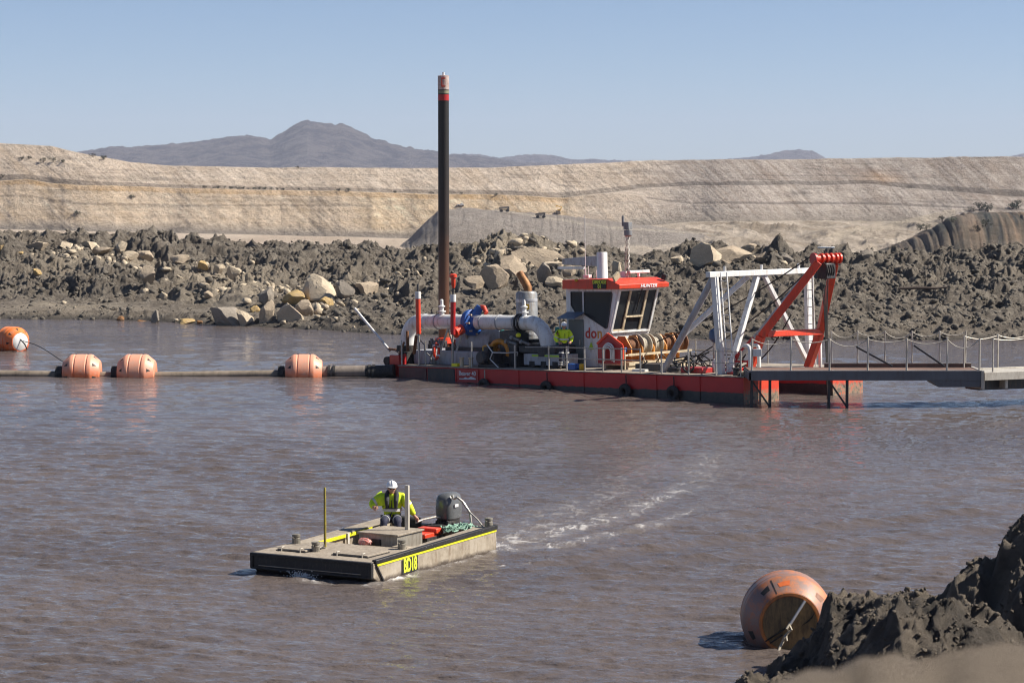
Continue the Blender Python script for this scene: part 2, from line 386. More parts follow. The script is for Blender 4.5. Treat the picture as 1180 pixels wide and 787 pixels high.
# ---- distant hills
hm, nt, b = nodes('forest_hill'); co = objco(nt)
nt.links.new(ramp(nt, noise(nt, .012, 8, .75, co), [(.42, (.030, .030, .040)), (.58, (.15, .13, .125))]), b.inputs['Base Color']); b.inputs['Roughness'].default_value = 1
bump(nt, b, noise(nt, .006, 10, .8, co), 1, 90)
def hills(name, pts, r0, r1, rc, seed, step=1.1):
    lo, hi = pts[0][0], pts[-1][0]; P = np.arange(lo, hi+.1, step); Rr = np.linspace(r0, r1, 70); p, r = np.meshgrid(P, Rr)
    top = (215-interp(p, pts))*rc/FOC; X = px_dir(p)*r
    pr = np.exp(-(np.abs(r-rc)/((r1-r0)*.33))**2)
    z = -20+(top+20+CAMH)*pr*(1+.05*fbm(X/500, r/500+seed, 4))+pr*30*(ridg(X/700+seed, r/700, 4)-.55)*np.clip(np.abs(r-rc)/600, 0, 1)
    z = z+pr*16*fbm(X/30, r/45+seed, 3)+pr*40*(ridg(X/350+r/900, r/500+seed, 4)-.5)*np.clip(np.abs(r-rc)/300, 0, 1)
    return grid_mesh(name, np.stack([X, r, z], -1), hm)
hills('hills', [(60, 186), (92, 176), (120, 171), (150, 170), (205, 167), (240, 163), (262, 159), (285, 158), (296, 160), (312, 163), (330, 152), (345, 143), (355, 139), (364, 142), (375, 144), (385, 145), (395, 144), (408, 150), (430, 161), (452, 167), (480, 172), (530, 180), (600, 187), (660, 192)], 7000, 9400, 8000, 1)
hills('hills', [(330, 185), (420, 178), (470, 176), (500, 177), (530, 178), (575, 182), (600, 180), (620, 179), (640, 181), (655, 185), (690, 185), (720, 186), (780, 190)], 9600, 12600, 11000, 5)
hills('hills', [(770, 190), (820, 186), (860, 182), (880, 180), (900, 175), (920, 173), (935, 175), (952, 184), (970, 190)], 9600, 12600, 11000, 9)
hills('hills', [(1100, 190), (1150, 184), (1168, 179), (1185, 175), (1230, 171), (1300, 178), (1400, 190)], 9600, 12600, 11000, 13)

# ---- air
hz_ = MB().lohi((-16000, -40, -24), (16000, 15000, 420)).build('haze', None, smooth=False, kind='stuff')
vm = bpy.data.materials.new('haze'); vm.use_nodes = True; vt = vm.node_tree; vt.nodes.remove(vt.nodes['Principled BSDF'])
pv = vt.nodes.new('ShaderNodeVolumePrincipled'); pv.inputs['Color'].default_value = (.74, .80, 1, 1); pv.inputs['Density'].default_value = 5.5e-5; pv.inputs['Anisotropy'].default_value = 0
vt.links.new(pv.outputs[0], vt.nodes['Material Output'].inputs['Volume']); hz_.data.materials.append(vm)

# ---- water
PX = pcols(-40, 1220, 1000, 1600, 60)
RR = CAMH*FOC/(np.linspace(812, 358, 980)-215); RR = np.concatenate([np.linspace(1, RR[0], 30, endpoint=False), RR])
px, rr = np.meshgrid(PX, RR); X = px_dir(px)*rr; Y = rr
row = np.gradient(RR)[:, None]
rg = np.random.RandomState(3); Z = np.zeros_like(X)
patch = .8+1.0*fbm(X/7, Y/11, 3)
for i in range(90):
    lam = .18*(1.052**i)*rg.uniform(.9, 1.1)
    if lam > 6: lam = rg.uniform(.3, 1.2)
    th = rg.normal(.18, .42); k = 2*math.pi/lam; kx, ky = k*math.sin(th), k*math.cos(th)
    slope = .041*(1.25 if lam < .7 else (.7/lam)**1.4)
    fade = np.clip((lam/np.abs(row)-2.2)/3, 0, 1)
    ph = kx*X+ky*Y+rg.uniform(0, 6.28)
    Z += fade*patch*(slope/k)*(np.sin(ph)+.18*np.cos(2*ph))
# swells of the boat's wake: crests through two ground points each, spreading to the right
def crest(a, b, amp, wid, n=1):
    global Z
    a = np.array(a); b = np.array(b); d = b-a; L = np.hypot(*d); d = d/L; nrm = np.array([-d[1], d[0]])
    s = (X-a[0])*d[0]+(Y-a[1])*d[1]; q = (X-a[0])*nrm[0]+(Y-a[1])*nrm[1]+.25*fbm(s/3, s*0, 3)+s*s*.003
    env = sm(-.5, 2.5, s)*(1-sm(L, L+6, s)); w = wid*(1+.03*np.clip(s, 0, 30))
    Z += amp*env*np.exp(-(q/w)**2)*np.cos(q/w*2.4)
crest((-.3, 47.6), (12.3, 58.5), .075, .55); crest((.8, 46.8), (13.5, 56), .06, .5)
crest((1.5, 52), (12, 63), .05, .5); crest((-3.6, 45.6), (6, 47.5), .04, .4); crest((-4.8, 47.8), (-14, 52), .045, .45); crest((-4.3, 46.2), (-12, 46.5), .04, .4)
# foam laid down by the propeller and along the hull
def along(pts, w0, w1):
    best = np.zeros_like(X); pts = [np.array(p) for p in pts]; n = len(pts)-1
    for i in range(n):
        a, b = pts[i], pts[i+1]; d = b-a; L = np.hypot(*d); t = np.clip(((X-a[0])*d[0]+(Y-a[1])*d[1])/L/L, 0, 1)
        q = np.hypot(X-a[0]-t*d[0], Y-a[1]-t*d[1]); g = (i+t)/n; w = w0+(w1-w0)*g
        best = np.maximum(best, np.exp(-(q/w)**2)*(1-.75*g))
    return best
near = (Y > 38) & (Y < 80)
fo = 1.0*along([(-.45, 50.3), (.9, 52.2), (2.6, 55.5), (4.6, 61), (5.6, 68)], .28, .45)+.9*along([(-.1, 49.9), (1.4, 51.0), (3.2, 53.8), (4.6, 57)], .22, .3)+.45*along([(-.6, 50.5), (.6, 53.5), (2.6, 60), (3.8, 66)], .5, .9)
lace = np.clip((ridg(X/.32+2.5*fbm(X/.7, Y/.9, 3), Y/.65, 5, .7)-.47)*4.5, 0, 1)
foam = np.clip(fo*1.5, 0, 1)*np.clip(lace*.58+.10, 0, 1)
bx, by = math.cos(R(60.76)), math.sin(R(60.76))
side = along([(-2.60-.02, 45.60), (-2.5+bx*4.6, 45.75+by*4.6)], .10, .14)*1.2+1.0*along([(-3.9, 46.05), (-3.5, 45.85)], .16, .2)+.6*along([(-2.8, 45.4), (-1.2, 47.6)], .22, .12)
foam = np.clip(foam+np.clip(side, 0, 1)*np.clip(lace+.15, 0, 1), 0, 1)
foam = np.clip(foam+.6*along([(-.2, 47.7), (3.5, 50.8)], .1, .1)*np.clip((ridg(X/.3, Y/.5, 3)-.66)*5, 0, 1), 0, 1)
Z += .03*np.clip(fo, 0, 1)*fbm(X/.3, Y/.3, 3)+.02*foam
wm, nt, b = nodes('muddy_water'); co = objco(nt)
at = nt.nodes.new('ShaderNodeAttribute'); at.attribute_name = 'foam'
cb = ramp(nt, noise(nt, .09, 4, .6, co), [(.35, (.094, .076, .068)), (.65, (.128, .103, .091))])
nt.links.new(mix(nt, at.outputs['Fac'], cb, (.66, .64, .62)), b.inputs['Base Color'])
nt.links.new(mth(nt, 'ADD', mth(nt, 'MULTIPLY', at.outputs['Fac'], .6), .06), b.inputs['Roughness']); b.inputs['IOR'].default_value = 1.34; b.inputs['Specular IOR Level'].default_value = .85
mp = nt.nodes.new('ShaderNodeMapping'); mp.inputs['Scale'].default_value = (.55, 1.25, 1); mp.inputs['Rotation'].default_value = (0, 0, R(-12)); nt.links.new(co, mp.inputs['Vector'])
h1 = noise(nt, 6.0, 4, .62, mp.outputs[0]); h2 = noise(nt, 1.1, 3, .5, mp.outputs[0])
bump(nt, b, mth(nt, 'ADD', h1, mth(nt, 'MULTIPLY', h2, 1.1)), .9, .075)
grid_mesh('water', np.stack([X, Y, Z], -1), wm, {'foam': foam})

# ---- near bank with its mounds of mud
def near_z(X, Y, fine=True):
    sh = 31.5+.04*X*X*(X > 0)*.0; z = np.interp(Y, [-30, 2, 30, 34, 50], [7.5, 5.55, .35, -.6, -3])
    r = np.maximum(Y, 1); p = 590+FOC*X/r
    # mound at the water's edge, right
    crest_z = lambda y_, r_: CAMH-(y_-215)*r_/FOC
    ty = np.interp(p, [780, 840, 862, 890, 930, 948, 962, 1000, 1040, 1062, 1085, 1095, 1110, 1135, 1150, 1165, 1190, 1300, 1600], [1300, 815, 796, 782, 758, 736, 704, 700, 698, 706, 708, 700, 672, 655, 652, 624, 616, 600, 600])
    rc = np.interp(p, [860, 950, 1080, 1180, 1600], [36.4, 37.2, 36, 35, 34])
    zc = crest_z(ty, rc)
    m = zc+.2-(zc+1.6)*np.where(Y > rc, sm(rc+.1, rc+2.8, Y), .75*sm(rc-.2, rc-9, Y))
    m = np.where(p > 820, m, -9)
    # second, lower hummock in front of it
    z2 = crest_z(np.interp(p, [820, 900, 960, 1040, 1090, 1180, 1400], [1200, 800, 770, 712, 715, 722, 720]), 31)
    m2 = z2-(z2+2)*np.clip(np.abs(Y-31)/6, 0, 1)**1.6
    # the ridge close to the camera
    z3 = crest_z(np.interp(p, [700, 820, 870, 910, 985, 1033, 1079, 1180, 1400, 2600], [1300, 900, 800, 783, 770, 758, 752, 742, 720, 640]), 5.4)
    m3 = z3-.6*np.abs(Y-5.4)
    m3 = np.where(p > 700, m3, -9)
    out = np.maximum(np.maximum(z, m), np.maximum(np.where(p > 860, m2, -9), m3))
    if fine:
        a = sm(-.6, .2, out)*sm(500, 860, p)+.15; far = sm(15, 26, Y)
        wx = X+.22*fbm(X/.5, Y/.5, 3); wy = Y+.22*fbm(X/.5+30, Y/.5, 3)
        out = out-far*.52+a*far*(.55*(bil(wx/1.5, wy/1.5, 5, .66)-.1)+.16*(bil(wx/.5, wy/.5, 4, .6)-.3)+.55*clod(wx/1.5, wy/1.5, 44)+.12*clod(wx/.26, wy/.26, 80)+.07*(bil(wx/.16, wy/.16, 2)-.3))
        out = out+(1-far)*(.05*(bil(wx/.22, wy/.22, 3, .6)-.4)+.02*clod(wx/.12, wy/.12, 9)+.03*fbm(X/.2, Y/.2, 3))
    return out
def patch(name, xs, ys):
    X, Y = np.meshgrid(xs, ys); Z = near_z(X, Y); a = sm(15, 26, Y)*sm(-.4, .2, Z)
    X2 = X+a*.16*fbm(X/.3, Y/.3+5, 3); Y2 = Y+a*.16*fbm(X/.3+50, Y/.3, 3)
    wet = (1-sm(-.02, .12, Z))*.8+.45*sm(.5, .0, fbm(X/.9, Y/.9, 3)+.5)
    return grid_mesh(name, np.stack([X2, Y2, Z], -1), nm, {'wet': wet, 'pale': np.clip(.5*fbm(X/1.5, Y/1.5, 4)+(1-sm(12, 20, Y))*(.75+.6*fbm(X/.25, Y/.25, 3)), 0, 1)})
nm, nt, b = nodes('near_mud'); co = objco(nt)
c1 = ramp(nt, noise(nt, .8, 6, .7, co), [(.38, (.06, .048, .037)), (.60, (.26, .21, .158))])
at = nt.nodes.new('ShaderNodeAttribute'); at.attribute_name = 'pale'
c3 = mix(nt, at.outputs['Fac'], c1, (.42, .335, .255)); at2 = nt.nodes.new('ShaderNodeAttribute'); at2.attribute_name = 'wet'
nt.links.new(mix(nt, at2.outputs['Fac'], c3, (.03, .025, .02)), b.inputs['Base Color']); b.inputs['Roughness'].default_value = .8
bump(nt, b, noise(nt, 11, 14, .9, co), 1.0, .22)
xs = np.concatenate([np.linspace(-40, -1, 40, endpoint=False), np.linspace(-1, 2.4, 110, endpoint=False), np.linspace(2.4, 10.5, 340), np.linspace(10.7, 45, 60)])
ys = np.concatenate([np.linspace(-30, 4, 20, endpoint=False), np.linspace(4, 16, 200, endpoint=False), np.linspace(16, 26, 60, endpoint=False), np.linspace(26, 41, 420)])
patch('near_bank', xs, ys)
# ================================================================== DREDGE
RED = paint('red_paint', (.50, .022, .020), .42, 0, .25, (.12, .05, .035), .35, 1.2)
REDORANGE = paint('orange_red_paint', (.72, .060, .022), .42, 0, .2, (.25, .06, .03), .25, 1.2)
WHITE = paint('white_paint', (.74, .74, .73), .42, 0, .1, (.30, .22, .14), .28, 1.0)
LGREY = paint('light_grey_and_shaded_white', (.40, .41, .44), .45, 0, .15, (.16, .12, .09), .3, 1.2)
GREY = paint('grey_steel', (.25, .26, .27), .5, .2, .2, (.14, .09, .05), .35, 1.5)
GALV = paint('galvanised_steel', (.50, .48, .44), .45, .5, .2, (.22, .16, .10), .4, 2)
DARK = paint('dark_steel', (.035, .037, .042), .5, .1, .3, (.11, .075, .05), .3, 2)
BLACK = paint('black_rubber', (.018, .018, .019), .7, 0, .3, (.08, .065, .05), .35, 2)
RUST = paint('rusty_steel', (.22, .095, .04), .75, .1, .4, (.06, .035, .025), .4, 2)
DECK = paint('sandy_deck', (.36, .31, .25), .8, 0, .25, (.14, .11, .085), .45, .9)
YEL = paint('yellow_paint', (.75, .42, .02), .45, 0, .2, (.2, .12, .04), .35, 2)
YELB = paint('bright_yellow_tape', (.85, .80, .02), .45, 0, .08, (.25, .22, .10), .2, 2)
ORANGE = paint('amber_paint', (.62, .24, .02), .45, 0, .2, (.2, .1, .04), .35, 2)
BLUE = paint('blue_paint', (.02, .10, .38), .4, 0, .2, (.05, .05, .08), .25, 2)
TEAL = paint('teal_paint', (.02, .30, .30), .45, 0, .2, (.05, .1, .09), .25, 2)
CREAM = paint('cream_paint', (.62, .52, .36), .5, 0, .15, (.3, .2, .1), .35, 2)
ROPE = paint('pale_rope', (.50, .45, .36), .9, 0, .3, (.2, .16, .11), .4, 6)
LIME = paint('lime_tape', (.42, .62, .03), .5, 0, .1)
SIGNRED = paint('sign_red', (.42, .02, .02), .4, 0, .1)
TXTW = paint('white_lettering', (.75, .75, .76), .5, 0, .05, bmp=0)
TXTY = paint('yellow_green_lettering', (.72, .80, .05), .5, 0, .05, bmp=0)
TXTR = paint('red_lettering', (.55, .05, .03), .5, 0, .05, bmp=0)
TXTG = paint('gold_lettering', (.66, .30, .03), .5, 0, .05, bmp=0)
def glass_mat():
    m, nt, b = nodes('tinted_glass'); b.inputs['Base Color'].default_value = (.02, .024, .03, 1); b.inputs['Roughness'].default_value = .06
    b.inputs['IOR'].default_value = 1.38; b.inputs['Specular IOR Level'].default_value = .3; co = objco(nt); bump(nt, b, noise(nt, 1.2, 2, .5, co), .12, .03); return m
GLASS = glass_mat()
def text(name, body, mat, parent, loc, rot, size, xs=1, ext=.004, off=0, shear=0, space=1):
    c = bpy.data.curves.new(name, 'FONT'); c.body = body; c.size = size; c.extrude = ext; c.offset = off; c.shear = shear
    c.align_x = 'CENTER'; c.align_y = 'CENTER'; c.space_character = space; c.materials.append(mat)
    t_ = bpy.data.objects.new('tmp', c); COL.objects.link(t_); dg = bpy.context.evaluated_depsgraph_get(); dg.update()
    me = bpy.data.meshes.new_from_object(t_.evaluated_get(dg)); bpy.data.objects.remove(t_); bpy.data.curves.remove(c); me.name = name
    o = bpy.data.objects.new(name, me); COL.objects.link(o); o.parent = parent; o.location = loc; o.rotation_euler = rot; o.scale = (xs, 1, 1); return o
SIDE = (R(90), 0, 0); FRONT = (R(90), 0, R(90))
TRIM = R(1.6)
D = empty('dredge', 'red and black cutter suction dredge with white control cabin and tall dark spud pole', 'dredge', (-4.522, 95.614, 0), (0, -TRIM, -R(44)))
# hull: red darkened as the shaded side above, black antifouling below, mud splashed
hm_, nt, b = nodes('hull_paint_shaded'); co = objco(nt)
sep = nt.nodes.new('ShaderNodeSeparateXYZ'); nt.links.new(co, sep.inputs[0])
zz = mth(nt, 'ADD', sep.outputs[2], mth(nt, 'MULTIPLY', mth(nt, 'SUBTRACT', noise(nt, 1.3, 7, .75, co), .5), .22))
mk = ramp(nt, mth(nt, 'ADD', mth(nt, 'MULTIPLY', zz, 1.0), .5), [(.395, (0, 0, 0)), (.425, (1, 1, 1))])
red = ramp(nt, noise(nt, .9, 5, .7, co), [(.3, (.46, .013, .015)), (.7, (.60, .018, .017))])
blk = ramp(nt, noise(nt, 3, 8, .8, co), [(.38, (.016, .015, .016)), (.62, (.05, .04, .034)), (.74, (.14, .12, .10))])
mp = nt.nodes.new('ShaderNodeMapping'); mp.inputs['Scale'].default_value = (4, 4, .6); nt.links.new(co, mp.inputs[0])
stk = ramp(nt, noise(nt, 1.3, 8, .8, mp.outputs[0]), [(.56, (0, 0, 0)), (.72, (1, 1, 1))])
c = mix(nt, mk, blk, mix(nt, mth(nt, 'MULTIPLY', stk, .35), red, (.15, .06, .045)))
nt.links.new(c, b.inputs['Base Color']); b.inputs['Roughness'].default_value = .45; bump(nt, b, noise(nt, 7, 6, .7, co), .25, .02)
bf_, nt, b = nodes('bow_paint_lit'); co = objco(nt)  # the hull's red again, painted brighter for the sunlit bow faces
sep = nt.nodes.new('ShaderNodeSeparateXYZ'); nt.links.new(co, sep.inputs[0])
zz = mth(nt, 'ADD', sep.outputs[2], mth(nt, 'MULTIPLY', mth(nt, 'SUBTRACT', noise(nt, 5, 8, .8, co), .5), .55))
mk = ramp(nt, mth(nt, 'ADD', zz, .5), [(.34, (0, 0, 0)), (.50, (1, 1, 1))])
c = mix(nt, mk, ramp(nt, noise(nt, 6, 8, .8, co), [(.40, (.08, .06, .05)), (.52, (.30, .24, .17)), (.6, (.55, .10, .05))]), ramp(nt, noise(nt, 2, 5, .7, co), [(.3, (.60, .045, .02)), (.7, (.76, .07, .025))]))
nt.links.new(c, b.inputs['Base Color']); b.inputs['Roughness'].default_value = .5; bump(nt, b, noise(nt, 9, 6, .7, co), .3, .02)
hull = MB()
hull.prism([(.08, 0, -.1), (.45, 0, -.7), (13.4, 0, -.75), (13.4, 0, .43), (.08, 0, .43)], (0, 6.95, 0)).build('hull', hm_, D, bevel=.02)
def pontoon(y0, y1):
    MB().lohi((13.42, y0, -.85), (17.38, y1, .43)).build('pontoon', hm_, D, bevel=.02)
    MB().lohi((17.385, y0+.01, -.85), (17.41, y1-.01, .43)).build('bow_plate', bf_, D)
pontoon(0, 1.97); pontoon(5.1, 6.95)
dk = MB().lohi((.05, -.03, .435), (13.4, 6.98, .475)); dk.lohi((13.4, -.03, .435), (17.44, 2.0, .475)).lohi((13.4, 5.07, .435), (17.44, 6.98, .475)).build('deck', DECK, D, bevel=.01)
for x0, x1, m in ((.12, 1.68, paint('dark_maroon', (.075, .02, .025), .45, 0, .3, (.02, .02, .02), .4)), (1.74, 3.25, DARK)):
    MB().lohi((x0, -.035, -.28), (x1, .0, .40)).build('side_plate', m, D, bevel=.01)
for x in (3.27, 6.6, 9.9, 13.4, 15.4): MB().lohi((x, -.03, -.4), (x+.07, 0, .43)).build('fender_bar', hm_, D)
sg = MB().lohi((3.38, -.045, -.10), (4.55, -.005, .40)).build('side_sign', SIGNRED, D, bevel=.005)
text('lettering', 'Beaver 40', TXTW, sg, (3.96, -.052, .24), SIDE, .24, .95, off=.003)
w = MB(); w.prism([(3.52, -.05, .05), (3.75, -.05, .05), (3.85, -.05, .10), (4.0, -.05, .06), (4.15, -.05, .13), (4.42, -.05, .06), (4.42, -.05, .02), (3.52, -.05, .01)], (0, -.006, 0)).build('wave_mark', TXTW, sg)

# spud pole, upright while the hull is trimmed by the stern
sm_, nt, b = nodes('spud_steel'); co = objco(nt); sep = nt.nodes.new('ShaderNodeSeparateXYZ'); nt.links.new(co, sep.inputs[0])
f = mth(nt, 'ADD', mth(nt, 'MULTIPLY', sep.outputs[2], .08), mth(nt, 'MULTIPLY', noise(nt, 1.5, 6, .7, co), .25))
nt.links.new(ramp(nt, f, [(.22, (.20, .075, .03)), (.36, (.13, .055, .028)), (.62, (.04, .028, .022)), (.85, (.022, .02, .02))]), b.inputs['Base Color'])
b.inputs['Roughness'].default_value = .5; b.inputs['Metallic'].default_value = .2; bump(nt, b, noise(nt, 8, 6, .7, co), .3, .02)
sp = MB().lathe([(.19, -4), (.222, -3.8), (.222, 11.66)], n=28).build('spud_pole', sm_, D); sp.location = (-.85, 3.4, 0); sp.rotation_euler = (0, TRIM, 0)
MB().lathe([(.226, 10.98), (.226, 11.22)], n=28).build('marker_band', SIGNRED, sp)
MB().lathe([(.226, 11.26), (.226, 11.38)], n=28).build('marker_band', paint('olive_band', (.25, .25, .16), .6), sp)
MB().lathe([(.228, 11.42), (.228, 11.98), (.12, 12.0)], n=28).build('pole_cap', paint('worn_white', (.55, .50, .46), .6, 0, .2, (.25, .06, .05), .5, 5), sp)
MB().tube((0, 0, 12), (0, 0, 12.12), .05).build('lamp', WHITE, sp)
q = MB()
for a, c in (((.17, -.17, 11.87), (.15, .03, .04)), ((.17, -.17, 11.55), (.15, .03, .04))): q.box(a, (.17, .03, .05), (0, 0, R(44)))
q.box((.12, -.215, 11.71), (.04, .03, .36), (0, 0, R(44))); q.build('red_mark', REDORANGE, sp)
MB().lathe([(.34, 1.15), (.34, 1.38), (.24, 1.4)], (-.85, 3.4, 0), n=20).build('spud_collar', REDORANGE, D)
g = MB().lohi((-1.15, 2.85, .0), (-.2, 2.98, 1.3)).lohi((-1.15, 3.82, 0), (-.2, 3.95, 1.3)).lohi((-1.2, 2.85, .95), (-1.06, 3.95, 1.15)).build('spud_carrier', DARK, D, bevel=.01)
# second, lowered spud beside it is out of sight; hinge bracket and hose end at the stern
h = MB().lohi((-.65, .2, -.35), (-.1, .35, .85)).lohi((-.65, 1.5, -.25), (-.12, 1.65, .95)).prism([(-.12, .52, -.2), (-.12, .52, .9), (-.7, .52, .65), (-.7, .52, -.1)], (0, .1, 0)).build('hinge_bracket', SIGNRED, D, bevel=.01)
MB().lohi((-.5, .66, .3), (-.14, 1.46, .95)).tube((-.95, .30, .6), (-.95, 1.7, .6), .17).tube((-.95, .25, .0), (-.95, 1.7, 0), .17).build('hinge_roller', BLACK, D)
MB().lohi((-.35, .28, -.3), (-.15, .34, .05)).build('draught_mark', WHITE, D)

# discharge pipe
def arc(c, r, a0, a1, y, n=8): return [(c[0]+r*math.cos(R(a0+(a1-a0)*k/n)), y, c[1]+r*math.sin(R(a0+(a1-a0)*k/n))) for k in range(n+1)]
PR = .285
pp = MB().path([(-.78, 1.3, 1.15)]+arc((.05, 1.35), .80, 180, 90, 1.3)+[(6.0, 1.3, 2.15)]+arc((6.05, 1.25), .90, 90, 0, 1.3)+[(6.95, 1.3, 1.1)], PR, 24).build('discharge_pipe', WHITE, D)
for x in (.3, 1.05, 2.05, 3.55, 4.45, 5.35): MB().tube((x-.02, 1.3, 2.15), (x+.02, 1.3, 2.15), PR+.025, n=24).build('pipe_joint', LGREY, pp)
for x in (5.5, 5.66): MB().tube((x-.03, 1.3, 2.15), (x+.03, 1.3, 2.15), PR+.07, n=24).build('pipe_flange', DARK, pp)
MB().tube((-.78, 1.3, .95), (-.78, 1.3, 1.18), .42, n=24).tube((-.78, 1.3, .4), (-.78, 1.3, .95), .33, n=20).build('pipe_flange', BLACK, pp)
for x in (1.25, 5.75):
    MB().lathe([(.1, 2.35), (.1, 2.52), (.17, 2.53), (.17, 2.57), (.09, 2.58), (.09, 2.72), (.14, 2.73), (.14, 2.77), (.07, 2.8), (.07, 3.0 if x < 2 else 2.95), (.04, 3.03)], (x, 1.3, 0), n=14).build('air_valve', WHITE, pp)
va = MB().lathe([(.48, -.14), (.52, -.12), (.52, .12), (.48, .14)], (2.95, 1.3, 2.13), (1, -.1, .12), 26).lathe([(.3, -.3), (.3, .3)], (2.95, 1.3, 2.13), (1, 0, 0), 24)
va.beam((2.75, 1.0, 1.75), (3.2, 1.5, 2.75), .34, .30).build('slurry_valve', BLUE, D, bevel=.02)
va = [o for o in D.children if o.name.startswith('slurry_valve')][0]
MB().lathe([(.12, 0), (.20, .05), (.20, .38), (.23, .40), (.23, .46), (.1, .5)], (2.80, .95, 1.92), (-.15, -1, -.35), 18).build('actuator', REDORANGE, va)
MB().path([(3.25, 1.5, 2.72), (3.45, 1.45, 2.72), (3.62, 1.4, 2.5)], .09, 10).build('valve_lever', REDORANGE, va)
for k in range(8):
    a = k*math.pi/4; MB().tube((3.06, 1.3+.44*math.cos(a), 2.13+.44*math.sin(a)), (3.22, 1.3+.44*math.cos(a), 2.13+.44*math.sin(a)), .035, n=6).build('flange_bolt', CREAM, va)
# pipe supports
s = MB()
for x in (1.6, 2.5): s.beam((x, 1.3, 1.9), (x-.45, 1.0, .48), .07).beam((x, 1.3, 1.9), (x+.25, 1.6, .48), .07)
s.build('pipe_support', GALV, D)
MB().lohi((4.75, .95, .48), (5.65, 1.65, 1.85)).build('pipe_stand', DARK, D, bevel=.02)

# machinery on deck
MB().lohi((-.1, 1.0, .475), (4.6, 2.6, 1.02)).build('machinery_casing', LGREY, D, bevel=.03)  # white casing painted light grey, its shade put into the colour
MB().lohi((.2, .99, .60), (4.5, 1.0, .64)).build('casing_rib', LGREY, D)
e = MB().lathe([(.3, 1.7), (.52, 1.9), (.56, 2.3), (.56, 3.5), (.45, 3.65), (.2, 3.7)], (0, 1.9, 1.35), (1, 0, 0), 20).lohi((1.9, 1.5, 1.02), (3.6, 2.3, 1.3)).build('pump_motor', LGREY, D, bevel=.015)
MB().lohi((1.2, 2.7, .475), (3.4, 3.9, 1.45)).build('gearbox', GREY, D, bevel=.04)
MB().lohi((3.0, 1.45, 1.2), (4.6, 2.3, 1.38)).lohi((1.4, 1.3, 1.02), (4.7, 1.45, 1.16)).build('engine_bed', DARK, D, bevel=.01)
MB().lohi((2.2, 2.9, 1.45), (2.75, 3.3, 1.95)).build('oil_tank', TEAL, D, bevel=.03)
MB().lohi((3.2, 2.9, 1.2), (3.85, 3.3, 1.9)).build('switch_box', CREAM, D, bevel=.02)
MB().lohi((6.2, 2.5, .475), (6.95, 3.4, 1.95)).build('coolant_tank', TEAL, D, bevel=.04)
# yellow flywheel guard and black auxiliary engine
gd = MB().torus((4.75, .95, 1.02), (.15, -1, 0), .42, .11, 22, 10, R(-10), R(200)).lohi((4.1, .75, .95), (4.4, 1.2, 1.3)).build('flywheel_guard', ORANGE, D, bevel=.01)
ae = MB().lohi((4.3, .35, .6), (5.0, .8, 1.05)).lathe([(.2, 0), (.26, .05), (.26, .25), (.2, .3)], (4.55, .35, .85), (0, -1, 0), 18).lohi((4.4, .4, 1.05), (4.65, .7, 1.25)).lohi((4.2, .3, .475), (5.3, .9, .6))
ae.build('auxiliary_engine', DARK, D, bevel=.02)
MB().lohi((4.02, .72, 1.0), (4.3, 1.15, 1.27)).build('fuel_can', YEL, D, bevel=.03)
fr = MB()
for a, c in (((5.0, .3, 1.05), (5.75, .3, 1.05)), ((5.0, .3, 1.05), (4.7, .3, 1.35)), ((5.0, .3, 1.05), (4.85, .3, .8)), ((4.85, .3, .8), (5.3, .3, .48)), ((5.75, .3, 1.05), (5.75, .9, 1.05)), ((5.75, .9, 1.05), (5.3, 1.2, .48))): fr.tube(a, c, .022, n=6)
fr.build('engine_frame', WHITE, D)
tk = MB().lohi((6.0, .95, .56), (8.1, 1.75, 1.0)).build('deck_tank', LGREY, D, bevel=.03)
MB().lohi((6.45, .94, .90), (7.9, .95, .97)).build('lime_stripe', LIME, tk)
for x in (6.3, 6.9, 7.5): MB().lohi((x, .945, .5), (x+.28, 1.7, .72)).build('tank_slot_shade', BLACK, tk)  # raised black blocks paint in the shade of the tank's bottom slots
MB().lohi((5.7, 1.0, 1.02), (7.6, 2.3, 1.30)).lohi((5.4, 1.7, .475), (5.9, 2.5, 1.5)).lohi((6.1, 1.05, 1.30), (6.9, 1.7, 1.38)).build('pump_housing', DARK, D, bevel=.03)
MB().tube((6.95, 1.3, .9), (6.95, 1.3, 1.16), .40, n=22).build('pipe_flange', DARK, pp)
b_ = MB()
for x, z, l in ((5.2, 1.45, .5), (5.5, 1.6, .35), (6.0, 1.45, .4)): b_.tube((x, .9, z), (x+l, .9, z-.1), .05, n=8).lathe([(.06, 0), (.09, .04), (.06, .1)], (x, .88, z), (0, -1, 0), 10)
b_.build('valve_cluster', GREY, D)
MB().lathe([(.05, 0), (.10, .03), (.10, .12), (.04, .16)], (5.85, .85, 1.62), (0, 0, 1), 10).build('warning_lamp', YELB, D)
# exhaust silencer with its rusty outlet
sl = MB().lathe([(.38, 1.0), (.42, 1.05), (.42, 3.22), (.36, 3.30), (.2, 3.32)], (4.65, 2.6, 0), n=28).build('exhaust_silencer', GREY, D)
MB().path([(4.72, 2.6, 3.28), (4.72, 2.6, 3.45), (4.62, 2.6, 3.62), (4.42, 2.6, 3.86), (4.30, 2.6, 4.02)], [.17, .17, .165, .155, .15], 16).build('exhaust_outlet', paint('burnt_pipe', (.36, .17, .06), .6, .3, .35, (.10, .04, .02), .45, 3), sl)
for z in (1.6, 2.9): MB().lathe([(.425, z), (.43, z+.02), (.43, z+.10), (.425, z+.12)], (4.65, 2.6, 0), n=28).build('silencer_band', LGREY, sl)
MB().box((4.93, 2.26, 2.72), (.26, .03, .2), (0, 0, R(40))).build('warning_label', YEL, sl)
MB().lohi((4.2, 2.2, .475), (5.1, 3.0, 1.02)).build('silencer_base', DARK, D)

